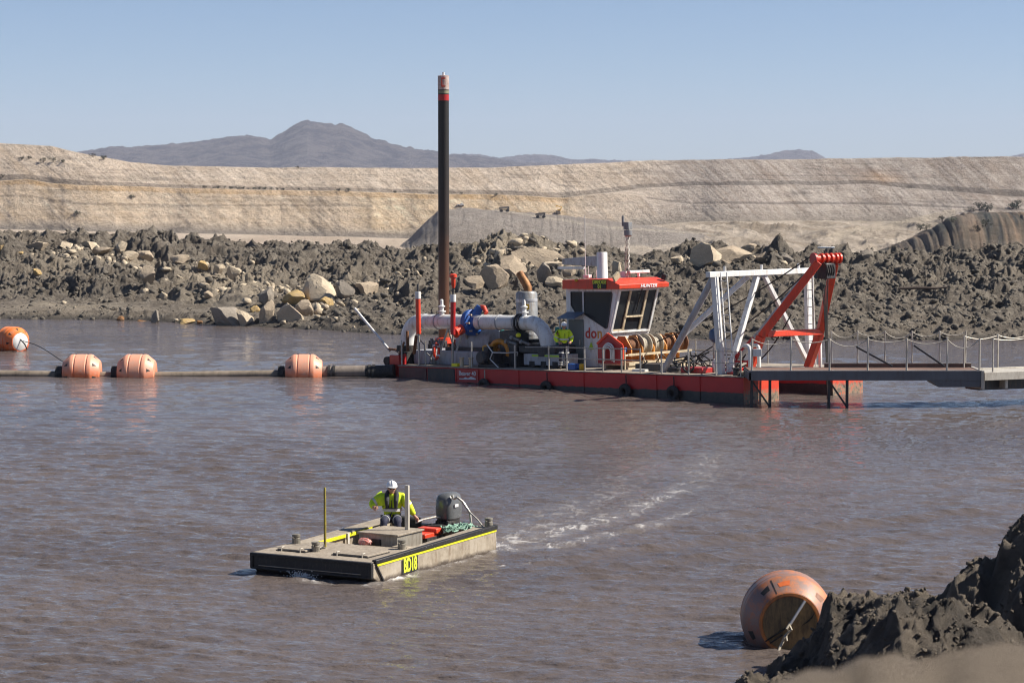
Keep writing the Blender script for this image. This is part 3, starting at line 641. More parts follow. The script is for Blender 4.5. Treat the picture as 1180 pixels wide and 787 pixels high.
# deck crane: white post with its grey jib swung aft
cr = MB().lathe([(.3, .475), (.21, .6), (.21, 4.72), (.19, 4.76)], (6.02, 5.5, 0), n=22).build('crane_post', WHITE, D)
MB().prism([(3.95, 5.42, 4.28), (5.85, 5.42, 4.20), (5.85, 5.42, 4.62), (3.95, 5.42, 4.52)], (0, .2, 0)).build('crane_jib', LGREY, cr, bevel=.02)
MB().lohi((3.7, 5.42, 4.10), (5.0, 5.6, 4.2)).build('jib_ram', WHITE, cr)

# ---- control cabin
cab = MB().prism([(7.1, 2.2, .475), (9.22, 2.2, .475), (9.22, 2.2, 1.72), (9.75, 2.2, 3.45), (7.1, 2.2, 3.45)], (0, 2.33, 0)).build('cabin', WHITE, D, bevel=.03)
roof = MB().prism([(7.15, 1.95, 3.42), (10.02, 1.95, 3.42), (10.05, 1.95, 3.58), (9.45, 1.95, 3.80), (7.15, 1.95, 3.76)], (0, 2.85, 0)).build('cabin_roof', REDORANGE, cab, bevel=.015)
def sidewin(poly, name='window'):
    g_ = MB().prism([(x, 2.19, z) for x, z in poly], (0, .012, 0)).build(name, GLASS, cab)
    cx = sum(p[0] for p in poly)/len(poly); cz = sum(p[1] for p in poly)/len(poly); f = MB()
    n = len(poly)
    for i in range(n): f.beam((poly[i][0], 2.185, poly[i][1]), (poly[(i+1) % n][0], 2.185, poly[(i+1) % n][1]), .035, .03)
    f.build('window_frame', DARK, g_)
sidewin([(7.38, 3.30), (7.92, 3.30), (7.92, 2.42), (7.62, 2.50), (7.38, 2.80)])
sidewin([(8.06, 3.30), (9.42, 3.30), (9.46, 3.22), (9.20, 1.98), (9.12, 1.94), (8.06, 2.46)])
def FP(y, t, off=.012): # a point on the raked front
    return (9.235+.515*t+off, y, 1.76+1.66*t)
fg = MB().prism([FP(2.34, .06), FP(4.42, .06), FP(4.42, .94), FP(2.34, .94)], (-.02, 0, .005)).build('windscreen', GLASS, cab)
f = MB()
def fb(a, b_, w, d=.06): f.beam(FP(*a, .03), FP(*b_, .03), w, d)
fb((2.30, .02), (4.46, .02), .09); fb((2.30, .97), (4.46, .97), .07); fb((2.30, 0), (2.30, 1), .10); fb((4.46, 0), (4.46, 1), .10)
f.build('windscreen_frame', WHITE, fg)
f = MB(); fb((2.92, .05), (2.92, .95), .10); fb((3.87, .05), (3.87, .95), .10); fb((2.92, .36), (3.87, .36), .10); fb((2.36, .06), (3.0, .06), .05)
f.build('windscreen_bar', CREAM, fg)
MB().tube(FP(3.5, .98, .08), FP(3.42, .45, .08), .02, n=6).build('wiper', BLACK, fg)
dr = MB().lohi((7.25, 2.15, .5), (8.0, 2.19, 2.25)).build('cabin_door', paint('door_grey', (.16, .18, .17), .5, 0, .2), cab, bevel=.01)
MB().tube((7.85, 2.12, 1.3), (7.85, 2.12, 1.5), .02, n=6).build('handle', GALV, dr)
MB().prism([(7.18, 1.6, 2.30), (7.18, 2.2, 2.5), (8.05, 2.2, 2.5), (8.05, 1.6, 2.30)], (0, 0, .05)).build('door_canopy', paint('slate_blue', (.13, .18, .25), .5), cab)
MB().tube((7.25, 1.68, .475), (7.25, 1.68, 2.32), .035, n=8).build('canopy_post', GALV, cab)
for ch, x, m in (('d', 8.20, TXTR), ('o', 8.50, TXTR), ('n', 8.80, TXTG)): text('lettering', ch, m, cab, (x, 2.193, 1.74), SIDE, .56, .95, off=.012)
MB().prism([(8.22, 2.19, 1.15), (8.50, 2.19, 1.15), (8.36, 2.19, 1.42)], (0, -.006, 0)).build('warning_triangle', LIME, cab)
db = MB().lohi((8.75, 1.925, 3.43), (9.40, 1.948, 3.77)).build('name_board', BLACK, roof)
text('lettering', 'DREDGE', TXTY, db, (9.075, 1.922, 3.68), SIDE, .19, .95, off=.004); text('lettering', '01', TXTY, db, (9.075, 1.922, 3.51), SIDE, .19, .95, off=.004)
text('lettering', 'HUNTER', TXTW, roof, (10.052, 3.6, 3.50), FRONT, .18, 1.35, off=.003, shear=.35)
MB().box((9.85, 2.0, 3.88), (.10, .32, .26), (R(40), R(12), 0)).build('floodlight', CREAM, roof, bevel=.01)
MB().box((9.9, 4.7, 3.80), (.18, .20, .22), (0, R(20), R(20))).build('floodlight', BLACK, roof, bevel=.02)
MB().lathe([(.05, 3.7), (.07, 3.72), (.07, 3.78), (.03, 3.8)], (7.9, 1.93, 0), n=10).build('marker_lamp', YEL, roof)
ra = MB().box((9.3, 3.9, 4.02), (.16, 1.15, .11)).tube((9.3, 3.9, 3.82), (9.3, 3.9, 3.98), .06, n=10).build('radar_bar', WHITE, roof, bevel=.02)
MB().lohi((8.9, 3.3, 3.82), (9.15, 3.55, 4.05)).build('camera_box', WHITE, roof, bevel=.02)
m_ = MB()
for dx, dy in ((-.08, -.08), (.08, -.08), (0, .1)): m_.tube((9.22+dx, 3.4+dy, 3.82), (9.24+dx*.4, 3.4+dy*.4, 5.7), .016, n=6)
for k in range(9):
    z = 3.9+k*.2; m_.tube((9.14, 3.32, z), (9.30, 3.32, z+.2), .01, n=5).tube((9.30, 3.32, z), (9.22, 3.5, z+.2), .01, n=5)
m_ = m_.build('mast', GALV, roof)
MB().lohi((9.12, 3.28, 5.62), (9.38, 3.50, 5.9)).lathe([(.05, 5.35), (.16, 5.4), (.16, 5.6)], (9.25, 3.4, 0), n=12).tube((9.05, 3.35, 5.75), (9.05, 3.35, 6.15), .05, n=8).build('mast_sensor', GREY, m_, bevel=.01)
MB().tube((7.4, 3.0, 3.8), (7.42, 3.0, 6.2), .012, n=6).lathe([(.03, 3.8), (.03, 4.2)], (7.4, 3.0, 0), n=6).build('whip_antenna', WHITE, roof)
MB().tube((7.1, 3.5, 3.8), (7.1, 3.5, 4.25), .014, n=6).tube((7.7, 3.3, 3.8), (7.7, 3.3, 4.1), .014, n=6).build('short_antenna', WHITE, roof)
MB().box((7.4, 3.1, 3.87), (.3, .2, .12)).build('antenna_base', WHITE, roof, bevel=.01)

# winches in front of the cabin
wf = MB()
for y in (1.75, 2.38, 3.02, 3.75, 4.45): wf.prism([(9.9, y, .75), (10.75, y, .75), (10.75, y, 1.25), (10.45, y, 1.68), (10.1, y, 1.68), (9.9, y, 1.3)], (0, .05, 0))
wf = wf.build('winch_frame', ORANGE, D)
MB().lohi((9.5, 1.4, .62), (10.95, 5.0, .74)).lohi((10.85, 1.4, .98), (10.95, 5.0, 1.06)).lohi((9.7, 1.4, .475), (9.8, 5, .62)).lohi((10.8, 1.4, .475), (10.9, 5, .62)).build('winch_bed', CREAM, wf)
for y, r in ((2.08, .30), (2.70, .42), (3.38, .40), (4.1, .34), (4.8, .40)):
    prof = [(r, -.24), (r, -.20)]
    for k in range(9): prof += [(r*.66+.02*(k % 2), -.18+.045*k)]
    prof += [(r, .20), (r, .24)]
    MB().lathe(prof, (10.36, y, 1.32), (0, 1, 0), 28).build('cable_drum', ROPE if y in (2.70, 3.38) else RUST, wf)
MB().lohi((10.3, 1.3, 1.10), (10.6, 1.7, 1.28)).build('gear_motor', BLUE, wf, bevel=.02)
tt = MB()
for a, c in (((10.9, 1.2, .5), (10.9, 1.2, 1.3)), ((10.9, 1.2, 1.0), (10.9, 5, 1.0)), ((11.1, 2.2, .48), (10.9, 2.2, 1.02)), ((11.1, 3.0, .48), (10.9, 3.0, 1.02)), ((11.1, 3.8, .48), (10.9, 3.8, 1.02))): tt.tube(a, c, .035, n=6)
tt.build('winch_rail', CREAM, wf)
pn = MB().prism([(9.62, 1.15, .70), (10.75, 1.15, .70), (10.85, 1.15, .85), (10.85, 1.15, 1.38), (10.15, 1.15, 1.78), (9.62, 1.15, 1.42)], (0, .06, 0)).build('hose_board', SIGNRED, D, bevel=.01)
e = MB(); pl = [(9.62, 1.13, 1.42), (10.15, 1.13, 1.80), (10.87, 1.13, 1.39), (10.87, 1.13, .85)]
for i in range(3): e.beam(pl[i], pl[i+1], .05, .08)
e.build('board_edge', REDORANGE, pn)
hc = MB()
for k, (r, zc) in enumerate(((.26, 1.20), (.21, 1.18), (.16, 1.15))):
    hc.path([(10.25-r, 1.05-.03*k, .80)]+[(10.25+r*math.cos(R(a)), 1.05-.03*k, zc+r*math.sin(R(a))) for a in range(180, -1, -30)]+[(10.25+r, 1.05-.03*k, .76+.05*k)], .030, 8)
hc.build('water_hose', WHITE, pn)
# hydraulic hoses and clutter on the fore deck
hs = MB(); rr_ = random.Random(4)
for k in range(16):
    x = rr_.uniform(10.9, 14.8); y = rr_.uniform(.9, 4.5); pts = [(x, y, .52)]
    for j in range(4): pts.append((pts[-1][0]+rr_.uniform(-.5, .6), pts[-1][1]+rr_.uniform(-.3, .3), .55+rr_.uniform(0, .5)))
    MB().path(pts, .028, 7).build('hydraulic_hose', BLACK, D)
MB().lohi((11.4, 1.2, .475), (12.6, 2.4, .72)).lohi((12.9, 1.0, .475), (13.6, 1.9, .62)).build('hatch_box', DARK, D, bevel=.02)
MB().lohi((13.9, .8, .475), (14.9, 1.5, .66)).lohi((16.1, .7, .475), (16.7, 1.4, .56)).build('deck_box', RED, D, bevel=.02)
MB().torus((14.35, .7, .78), (0, 1, 0), .26, .035, 24, 8).torus((14.35, .7, .78), (0, 1, 0), .1, .03, 16, 6).build('hose_reel', BLACK, D)
MB().lohi((11.7, .7, .475), (12.3, .9, .56)).build('deck_plate', WHITE, D)
MB().lathe([(.06, .475), (.06, 1.55)], (14.25, 2.3, 0), n=8).build('lamp_post', GALV, D)
MB().lathe([(.06, 1.5), (.19, 1.62), (.2, 1.8), (.14, 1.95), (.04, 2.0)], (14.25, 2.3, 0), n=16).build('blue_motor', paint('dull_blue', (.05, .10, .20), .4), D)
MB().lathe([(.16, 0), (.16, .04), (.10, .3), (.02, .42)], (14.9, 1.6, .55), (0, -.3, 1), 14).build('white_cone', WHITE, D)

# ---- white lattice gantry across the bow
gt = MB().beam((15.60, .35, 3.98), (15.50, 6.55, 3.98), .20, .20).build('gantry_beam', WHITE, D, bevel=.015)
def bm_(p, q_, w, name='gantry_leg', m=WHITE): return MB().beam(p, q_, w, w).build(name, m, D, bevel=.012)
bm_((15.85, .72, .475), (15.60, .72, 3.88), .21); bm_((15.55, 6.2, .475), (15.52, 6.2, 3.88), .21)
bm_((15.50, 3.25, 3.88), (15.95, 1.0, .475), .18); bm_((15.50, 3.65, 3.88), (15.75, 5.95, .475), .15)
MB().tube((15.50, .72, 3.80), (13.15, .72, .5), .115).build('gantry_brace', LGREY, D); MB().tube((15.45, 6.2, 3.80), (12.2, 6.1, .55), .115).build('gantry_brace', LGREY, D)
bm_((15.48, 2.75, 3.86), (13.95, .74, 1.72), .17, 'gantry_brace'); bm_((15.44, 3.40, 3.80), (14.6, 3.0, 1.3), .14, 'gantry_brace', LGREY)
for x, y in ((15.6, 1.3), (15.55, 3.45), (15.5, 5.7)): MB().tube((x, y, 4.08), (x, y, 4.26), .05, n=8).build('lifting_lug', WHITE, gt)
def ladder(x, y, z0, z1, wd, parent, lean=0):
    lo = MB().beam((x-wd/2, y, z0), (x-wd/2+lean, y, z1), .035).beam((x+wd/2, y, z0), (x+wd/2+lean, y, z1), .035).build('ladder', WHITE, parent)
    n = int((z1-z0)/.29)
    for k in range(1, n): t = k/n; MB().tube((x-wd/2+lean*t, y, z0+(z1-z0)*t), (x+wd/2+lean*t, y, z0+(z1-z0)*t), .017, n=6).build('rung', WHITE, lo)
ladder(16.2, .80, .475, 4.05, .28, D, -.25); ladder(15.85, 6.0, .475, 3.9, .28, D, -.08)

# ---- red A-frame over the bow
AR = REDORANGE
def leg(pts, name='frame_leg'):
    return MB().beam(pts[0], pts[1], .22, .28).beam(pts[1], pts[2], .22, .28).build(name, AR, D, bevel=.015)
leg([(16.25, 1.72, .475), (16.80, 1.78, 1.78), (18.42, 3.02, 4.35)]); leg([(16.20, 5.25, .475), (16.85, 5.12, 1.72), (18.50, 3.85, 4.30)])
MB().beam((16.90, 1.9, 1.86), (16.92, 5.05, 1.80), .24, .22).build('frame_crossbeam', AR, D, bevel=.015)
hd = MB().tube((18.26, 2.95, 4.46), (18.62, 4.05, 4.46), .13, n=20); dd = V(.31, .95, 0)
for t in (0, .3, .5, .7, .9, 1.05):
    p = V(18.26, 2.95, 4.46)+dd*t; hd.tube(p, p+dd*.07, .19, n=20)
hd = hd.build('frame_head', AR, D)
MB().tube(V(18.26, 2.95, 4.46)-dd*.03, V(18.26, 2.95, 4.46)+dd*.02, .21, n=24).build('head_cap', paint('deep_red', (.40, .02, .02), .45, 0, .2), hd)
MB().lohi((18.2, 3.2, 3.75), (18.62, 3.75, 4.3)).build('sheave_block', DARK, hd, bevel=.03)
for k in range(4): MB().torus((18.4, 3.25+.13*k, 4.05), (.2, 1, 0), .28, .03, 20, 6).build('sheave', BLACK, hd)
cb_ = MB()
for k in range(4): MB().path([(18.35+.03*k, 3.25+.10*k, 4.1), (18.39+.01*k, 3.36+.04*k, 2.6), (18.40, 3.4+.03*k, 1.2), (18.42, 3.42+.02*k, -1.0)], .018, 6).build('hoist_cable', BLACK, hd)
cc = MB()
for p, q_ in (((18.25, 3.0, 4.62), (11.2, 2.7, 1.45)), ((18.25, 3.2, 4.35), (12.6, 3.4, .95)), ((16.9, 3.4, 2.5), (15.2, 3.3, .6))):
    P, Q = V(p), V(q_); cc.path([P+(Q-P)*t-V(0, 0, .22*math.sin(math.pi*t)) for t in [i/12 for i in range(13)]], .024, 6)
cc.build('stay_cable', BLACK, D)
MB().beam((15.6, 1.3, .7), (16.7, 1.45, 1.75), .07).beam((15.85, 1.3, .6), (16.1, 1.5, 1.3), .07).beam((16.0, 1.3, .9), (16.4, 1.5, .9), .06).build('frame_strut', SIGNRED, D)
MB().lohi((16.55, .55, .475), (17.3, 1.5, .60)).build('bow_box', CREAM, D, bevel=.02)
bt = MB().lathe([(.12, .475), (.12, .7), (.17, .72), (.17, .76)], (16.9, .25, 0), n=12).build('bollard', DARK, D)
for x in (3.75, 4.25): MB().lathe([(.08, .475), (.08, .78), (.11, .80), (.11, .84)], (x-.35, .22, 0), n=12).build('bollard', CREAM, D)
MB().lohi((2.95, .1, .475), (3.25, .35, .60)).build('fairlead', YELB, D, bevel=.01)

# ---- marker posts and stanchions along the near edge
for x, lean, top in ((.90, 0, 3.36), (2.75, .15, 3.9)):
    pz = top if x < 1 else 3.25
    st_ = MB().tube((x, .35, .475), (x+lean*.4, .35, 1.75), .045, n=10).build('marker_post', GALV, D)
    MB().tube((x+lean*.4, .35, 1.7), (x+lean*.75, .35, pz-.28), .10, n=14).build('red_sleeve', SIGNRED if x > 1 else REDORANGE, st_)
    MB().tube((x+lean*.75, .35, pz-.28), (x+lean*.78, .35, pz), .115, n=14).build('white_sleeve', WHITE, st_)
    MB().tube((x+lean*.78, .35, pz), (x+lean, .35, pz+.3), .04, n=8).build('post_tip', DARK, st_)
    if x > 1: MB().lathe([(.05, 0), (.08, .1), (.09, .40), (.15, .42), (.15, .52), (.08, .55)], (x+lean, .35, pz+.25), n=12).build('post_lamp', REDORANGE, st_)
rl = MB()
for z in (.92, 1.32): rl.tube((8.1, .12, z), (12.6, .12, z), .022, n=6).tube((13.6, .12, z), (17.2, .12, z), .012, n=5)
rl.tube((6.9, .12, 1.30), (8.1, .12, 1.32), .02, n=6)
rl = rl.build('railing', GALV, D)
for x in (.15, 1.5, 4.05, 6.35, 8.1, 9.0, 9.9, 10.8, 11.7, 12.6, 13.6, 14.85, 16.1, 17.2):
    MB().tube((x, .12, .475), (x, .12, 1.36 if x > 6 else 1.45), .03, n=8).build('stanchion', GALV, rl)
rl = MB()
for z in (.92, 1.32): rl.tube((7.0, 6.8, z), (13.2, 6.8, z), .02, n=6)
rl = rl.build('railing', GALV, D)
for k in range(8): MB().tube((7.0+k*.88, 6.8, .475), (7.0+k*.88, 6.8, 1.36), .026, n=8).build('stanchion', GALV, rl)
for x, y in ((16.95, .95), (16.95, 1.45), (16.5, 5.6)):
    MB().path([(x, y, .475), (x, y, 1.3), (x-.04, y+.02, 1.42), (x-.14, y+.04, 1.48), (x-.3, y+.08, 1.46)], .07, 10).build('gooseneck_vent', WHITE, D)
pb = MB().tube((-2.0, 1.5, .92), (-4.05, 1.5, 2.62), .055, n=10).build('stern_boom', WHITE, D)
MB().tube((-.7, 1.2, .95), (-2.1, 1.5, 1.0), .05, n=8).tube((-.5, .6, .9), (-1.6, 1.4, .96), .025, n=6).build('boom_bracket', RUST, D)
MB().beam((-.7, .6, .5), (-.1, .5, 1.35), .06).tube((.1, .5, 1.0), (.1, .5, 1.8), .06, n=8).tube((.35, .6, .9), (.6, .5, 1.6), .07, n=8).build('stern_fitting', RUST, D)
hs = MB(); rr_ = random.Random(9)
for k in range(8):
    x = rr_.uniform(.9, 1.6); pts = [(x, .8, .5)]
    for j in range(4): pts.append((pts[-1][0]+rr_.uniform(-.2, .2), .8+rr_.uniform(-.15, .15), pts[-1][2]+.25))
    hs.path(pts, .025, 6)
hs.build('cable_loom', GREY, D)

# ---- things that hang on or stand on the dredge
DM = Matrix.Translation((-4.522, 95.614, 0))@Euler((0, -TRIM, -R(44))).to_matrix().to_4x4()
def dw(p): return DM@V(p)
lb = MB().torus((0, 0, 0), (.88, .47, 0), .30, .05, 30, 12).build('lifebuoy', REDORANGE); lb.location = dw((2.22, .02, 1.06)); lb.rotation_euler = (0, 0, -R(44))
tag(lb, 'orange ring lifebuoy hung on the dredge rail beside the tall red and white post', 'lifebuoy')
for k in range(4):
    a = R(45+90*k); s_, t_, d_ = frame((.92, .38, 0)); c = .29*(math.cos(a)*s_+math.sin(a)*t_)
    MB().tube(c-.04*(-math.sin(a)*s_+math.cos(a)*t_), c+.04*(-math.sin(a)*s_+math.cos(a)*t_), .069, n=12).build('grip_band', WHITE, lb)
for x, lab in ((8.15, 'black tyre fender hung on the red hull below the standing worker'), (12.05, 'black tyre fender hung on the red hull in front of the cable winches'), (14.3, 'black tyre fender hung nearest the bow of the red hull'), (4.9, 'small black tyre fender with a loose pale rope just right of the hull lettering')):
    ty = MB().torus((0, -.1, 0), (0, 1, 0), .19, .10, 26, 12).build('tyre_fender', BLACK); ty.location = dw((x, -.02, -.20)); ty.rotation_euler = (0, 0, -R(44)); tag(ty, lab, 'tyre', 'tyre fenders along the dredge hull')
    MB().path([(0, -.04, .12), (.03, -.07, .35), (0, -.05, .6)], .022, 6).build('rope', ROPE if x < 6 else BLACK, ty)
# ================================================================== GANGWAY
GY = 82.25
SLATE = paint('slate_steel', (.115, .125, .145), .5, .1, .2, (.08, .07, .06), .3, 1.0)
PALE = paint('pale_galvanised', (.55, .51, .44), .5, .2, .15, (.25, .2, .15), .3, 2)
G = empty('gangway', 'long grey steel gangway with chained handrail posts reaching from the dredge bow to the right', 'gangway', (8.05, GY, 0))
MB().lohi((0, 0, .93), (7.9, .08, 1.24)).lohi((0, 1.92, .93), (7.9, 2.0, 1.24)).lohi((0, 0, .93), (.08, 2, 1.2)).build('side_beam', SLATE, G, bevel=.01)
MB().prism([(6.15, .02, .93), (7.9, .02, .93), (7.9, .02, .70), (6.45, .02, .70)], (0, 1.9, 0)).build('end_bracket', SLATE, G, bevel=.01)
MB().lohi((0, -.01, 1.243), (7.9, .10, 1.275)).lohi((2.8, 1.90, 1.36), (7.9, 2.02, 1.39)).build('edge_strip', PALE, G)
MB().lohi((.05, .1, 1.18), (7.9, 1.9, 1.235)).lohi((2.8, 1.94, 1.24), (7.9, 1.98, 1.36)).build('walkway_deck', paint('brown_grating', (.17, .10, .075), .7, 0, .25, (.1, .08, .06), .3, 2), G)
MB().lohi((7.88, -.03, .66), (7.98, 2.03, 1.26)).build('end_post', PALE, G)
NX = [.10, 1.42, 2.73, 4.03, 5.35, 6.72, 7.82]
def chain(a, c, sag, parent, name='chain'):
    a, c = V(a), V(c); return MB().path([a+(c-a)*t-V(0, 0, sag*4*t*(1-t)) for t in [i/8 for i in range(9)]], .017, 6).build(name, PALE, parent)
for i, x in enumerate(NX):
    MB().tube((x, .04, 1.25), (x, .04, 2.36+.04*(i % 2)), .034, n=8).build('stanchion', PALE, G)
    if i: chain((NX[i-1], .04, 2.33), (x, .04, 2.33), (.18, .12, .25, .1, .16, .30)[i-1], G)
FX = [3.05, 3.95, 4.9, 5.85, 6.8, 7.7]
for i, x in enumerate(FX):
    MB().tube((x, 1.96, 1.38), (x+.01*((i*7) % 3-1), 1.96, 2.50), .028, n=8).build('stanchion', PALE, G)
    if i: chain((FX[i-1], 1.96, 2.46), (x, 1.96, 2.46), (.20, .14, .22, .16, .12)[i-1], G)
for x0 in (.12, 2.75):
    MB().beam((x0, .3, -.4), (x0, .3, .95), .09).beam((x0+.62, .3, -.4), (x0+.62, .3, .95), .09).beam((x0, .3, .9), (x0+.62, .3, .0), .06).build('support_leg', DARK, G)
MB().beam((5.1, 1.5, 1.3), (3.9, 1.9, 1.95), .06).build('folded_stay', DARK, G); MB().beam((6.9, 1.5, 1.3), (5.9, 1.9, 2.0), .06).build('folded_stay', DARK, G)
MB().lohi((.12, -.02, 1.75), (.42, .02, 2.0)).build('notice_plate', WHITE, G, bevel=.01)
G2 = empty('walkway', 'pale sunlit walkway section joining the far right end of the grey gangway', 'walkway', (16.06, GY+.02, 0), (0, 0, R(24)))
MB().lohi((0, 0, .92), (9, .10, 1.20)).lohi((0, 1.7, .92), (9, 1.8, 1.20)).build('side_beam', PALE, G2, bevel=.01)
MB().lohi((0, .1, 1.1), (9, 1.7, 1.16)).build('walkway_deck', PALE, G2)
for x in (.0, .95, 2.6, 4.2): MB().lohi((x, .15, .62), (x+.10, 1.6, .92)).build('cross_bearer', PALE, G2)
MB().lohi((.1, .5, .55), (2.6, 1.3, .90)).lohi((4, .2, -.4), (6, 1.6, .5)).build('pontoon', DARK, G2, bevel=.02)
pr = None
for i, x in enumerate((.35, 1.75, 3.1, 4.5)):
    MB().tube((x, .05, 1.2), (x, .05, 2.36), .03, n=8).tube((x, 1.75, 1.2), (x, 1.75, 2.36), .03, n=8).build('stanchion', PALE, G2)
    if pr is not None: chain((pr, .05, 2.33), (x, .05, 2.33), .06, G2); chain((pr, 1.75, 2.33), (x, 1.75, 2.33), .12, G2)
    pr = x

# ================================================================== FLOATS AND PIPELINE
def plastic(name, hi, lo, dirt, zc=.12):
    m, nt, b = nodes(name); co = objco(nt); sep = nt.nodes.new('ShaderNodeSeparateXYZ'); nt.links.new(co, sep.inputs[0])
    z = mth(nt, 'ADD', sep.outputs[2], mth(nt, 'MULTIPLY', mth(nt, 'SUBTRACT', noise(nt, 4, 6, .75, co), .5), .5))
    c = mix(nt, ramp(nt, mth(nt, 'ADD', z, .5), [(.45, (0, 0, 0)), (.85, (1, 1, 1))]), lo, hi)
    lim = .41 if 'worn' in name else .50
    c = mix(nt, ramp(nt, noise(nt, 3.2, 12, .85, co), [(lim, (0, 0, 0)), (lim+.13, (.9, .9, .9))]), c, dirt)
    nt.links.new(c, b.inputs['Base Color']); b.inputs['Roughness'].default_value = .5; bump(nt, b, noise(nt, 10, 6, .7, co), .15, .02); return m
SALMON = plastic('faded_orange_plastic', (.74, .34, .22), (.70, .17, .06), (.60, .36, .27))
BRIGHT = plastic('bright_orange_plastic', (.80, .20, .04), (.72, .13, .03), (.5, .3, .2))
def float_body(mat, r=.75, L=.72):
    t = MB(); pr_ = [(r*.60, -L), (r*.66, -L), (r*.97, -L*.60), (r, -L*.52)]
    for c in (-.33, .33): pr_ += [(r, L*(c-.06)), (r*.965, L*(c-.03)), (r*.965, L*(c+.03)), (r, L*(c+.06))]
    pr_ += [(r, L*.52), (r*.97, L*.60), (r*.66, L), (r*.60, L)]
    return t.lathe(pr_, (0, 0, 0), (1, 0, 0), 40)
def cone_patch(r, L, e, pts, lift=.004, n=3):
    """thin plate lying on the conical shoulder; pts are (position along, angle)"""
    def P(x, a, l): rr0 = r*(.97-(x/L-.60)/.40*.31)+l; return (e*x, rr0*math.cos(a), rr0*math.sin(a))
    m = MB(); (x0, a0), (x1, a1), (x2, a2), (x3, a3) = pts; vs = []; fs = []
    for l in (lift, -.02):
        for i in range(n+1):
            for j in range(n+1):
                u, v = i/n, j/n; x = (x0*(1-u)+x1*u)*(1-v)+(x3*(1-u)+x2*u)*v; a = (a0*(1-u)+a1*u)*(1-v)+(a3*(1-u)+a2*u)*v; vs.append(P(x, a, l))
    for i in range(n):
        for j in range(n): k = i*(n+1)+j; fs.append((k, k+1, k+n+2, k+n+1))
    return m.add(vs, fs)
def slots(o, r, L, n=7, a0=0, slot_shade=BLACK):  # flat black plates stand for the shade inside each slot
    for e in (-1, 1):
        for k in range(n):
            a = a0+2*math.pi*k/n; cone_patch(r, L, e, [(L*.68, a-.10), (L*.68, a+.10), (L*.86, a+.02), (L*.86, a-.02)]).build('painted_slot', slot_shade, o)
def make_float():
    o = float_body(SALMON).build('pipeline_float', SALMON); slots(o, .75, .72, 8, .2); return o
FL = make_float()
fl_lab = ['faded salmon pipeline float furthest left on the brown floating pipe', 'faded salmon pipeline float second from the left, close beside its twin', 'whitish weathered pipeline float with orange waterline nearest the dredge']
for i, (x, a) in enumerate(((-17.05, .0), (-14.87, .35), (-8.25, .15))):
    o = FL if i == 0 else copy_tree(FL)
    o.location = (x, 96.1, .12); o.rotation_euler = (a, 0, R((1, -2, 2)[i])); tag(o, fl_lab[i], 'float', 'floats on the floating pipeline')
PIPE = paint('muddy_pipe', (.26, .21, .16), .8, 0, .25, (.10, .08, .06), .4, 1)
pl_ = empty('floating_pipeline', 'muddy brown pipeline floating on the water between the salmon floats', 'pipeline', (-30, 96.1, 0))
P0_ = []
for k in range(60): x = -40+k*1.05; P0_.append((x, .06*math.sin(k*.7), .02+.04*math.sin(k*.45)))
P0_ = [p for p in P0_ if p[0] < 22.6]
MB().path(P0_, .19, 14).build('pipe_run', PIPE, pl_)
MB().path([(22.3, 0, .10), (22.9, 0, .13), (24.3, 0, .16)], .27, 18).build('hose_section', paint('grey_hose', (.24, .20, .17), .85, 0, .2, (.1, .08, .06), .3), pl_)
MB().path([(24.2, 0, .16), (24.8, -.1, .17), (25.35, -.25, .22)], .27, 16).build('rubber_hose', BLACK, pl_)
for x, r in ((9.2, .27), (12.0, .25), (14.35, .25), (20.9, .25), (22.75, .34), (22.95, .34), (24.35, .36), (24.5, .36)):
    MB().tube((x-.05, 0, .1), (x+.05, 0, .1), r, n=16).build('flange', RUST if r < .3 else BLACK, pl_)
for x in (12.05, 14.25, 20.85): MB().tube((x-.12, 0, .1), (x+.12, 0, .1), .30, n=16).build('float_collar', BLACK, pl_)
MB().beam((9.15, 0, .2), (9.15, 0, .45), .06).build('tie_post', RUST, pl_)
of = float_body(BRIGHT, .66, .70).build('mooring_float', BRIGHT); slots(of, .66, .70, 8, .1)
of.location = (-22.95, 111.4, .42); of.rotation_euler = (0, 0, R(-48)); tag(of, 'bright orange mooring float with a white end at the left edge of the pond', 'float')
MB().lathe([(.05, .705), (.40, .705), (.38, .72), (.05, .725)], (0, 0, 0), (1, 0, 0), 24).build('end_plate', WHITE, of)
MB().path([(.72, 0, .1), (1.0, .05, -.1), (.95, .2, -.35)], .03, 6).build('rope_tail', BLACK, of)
ml = MB().path([(-22.3+5.4*t, 110.6-14*t, .35*(1-t)+.12+.1*math.sin(6*t)) for t in [i/10 for i in range(11)]], .018, 5).build('mooring_rope', BLACK); tag(ml, 'thin dark mooring rope running over the water from the bright orange float', 'rope')

# the big worn buoy by the near bank
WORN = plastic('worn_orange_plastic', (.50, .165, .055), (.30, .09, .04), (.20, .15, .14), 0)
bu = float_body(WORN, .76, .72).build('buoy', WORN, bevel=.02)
tag(bu, 'large scuffed orange buoy resting against the near mud bank, its brown end facing out', 'buoy')

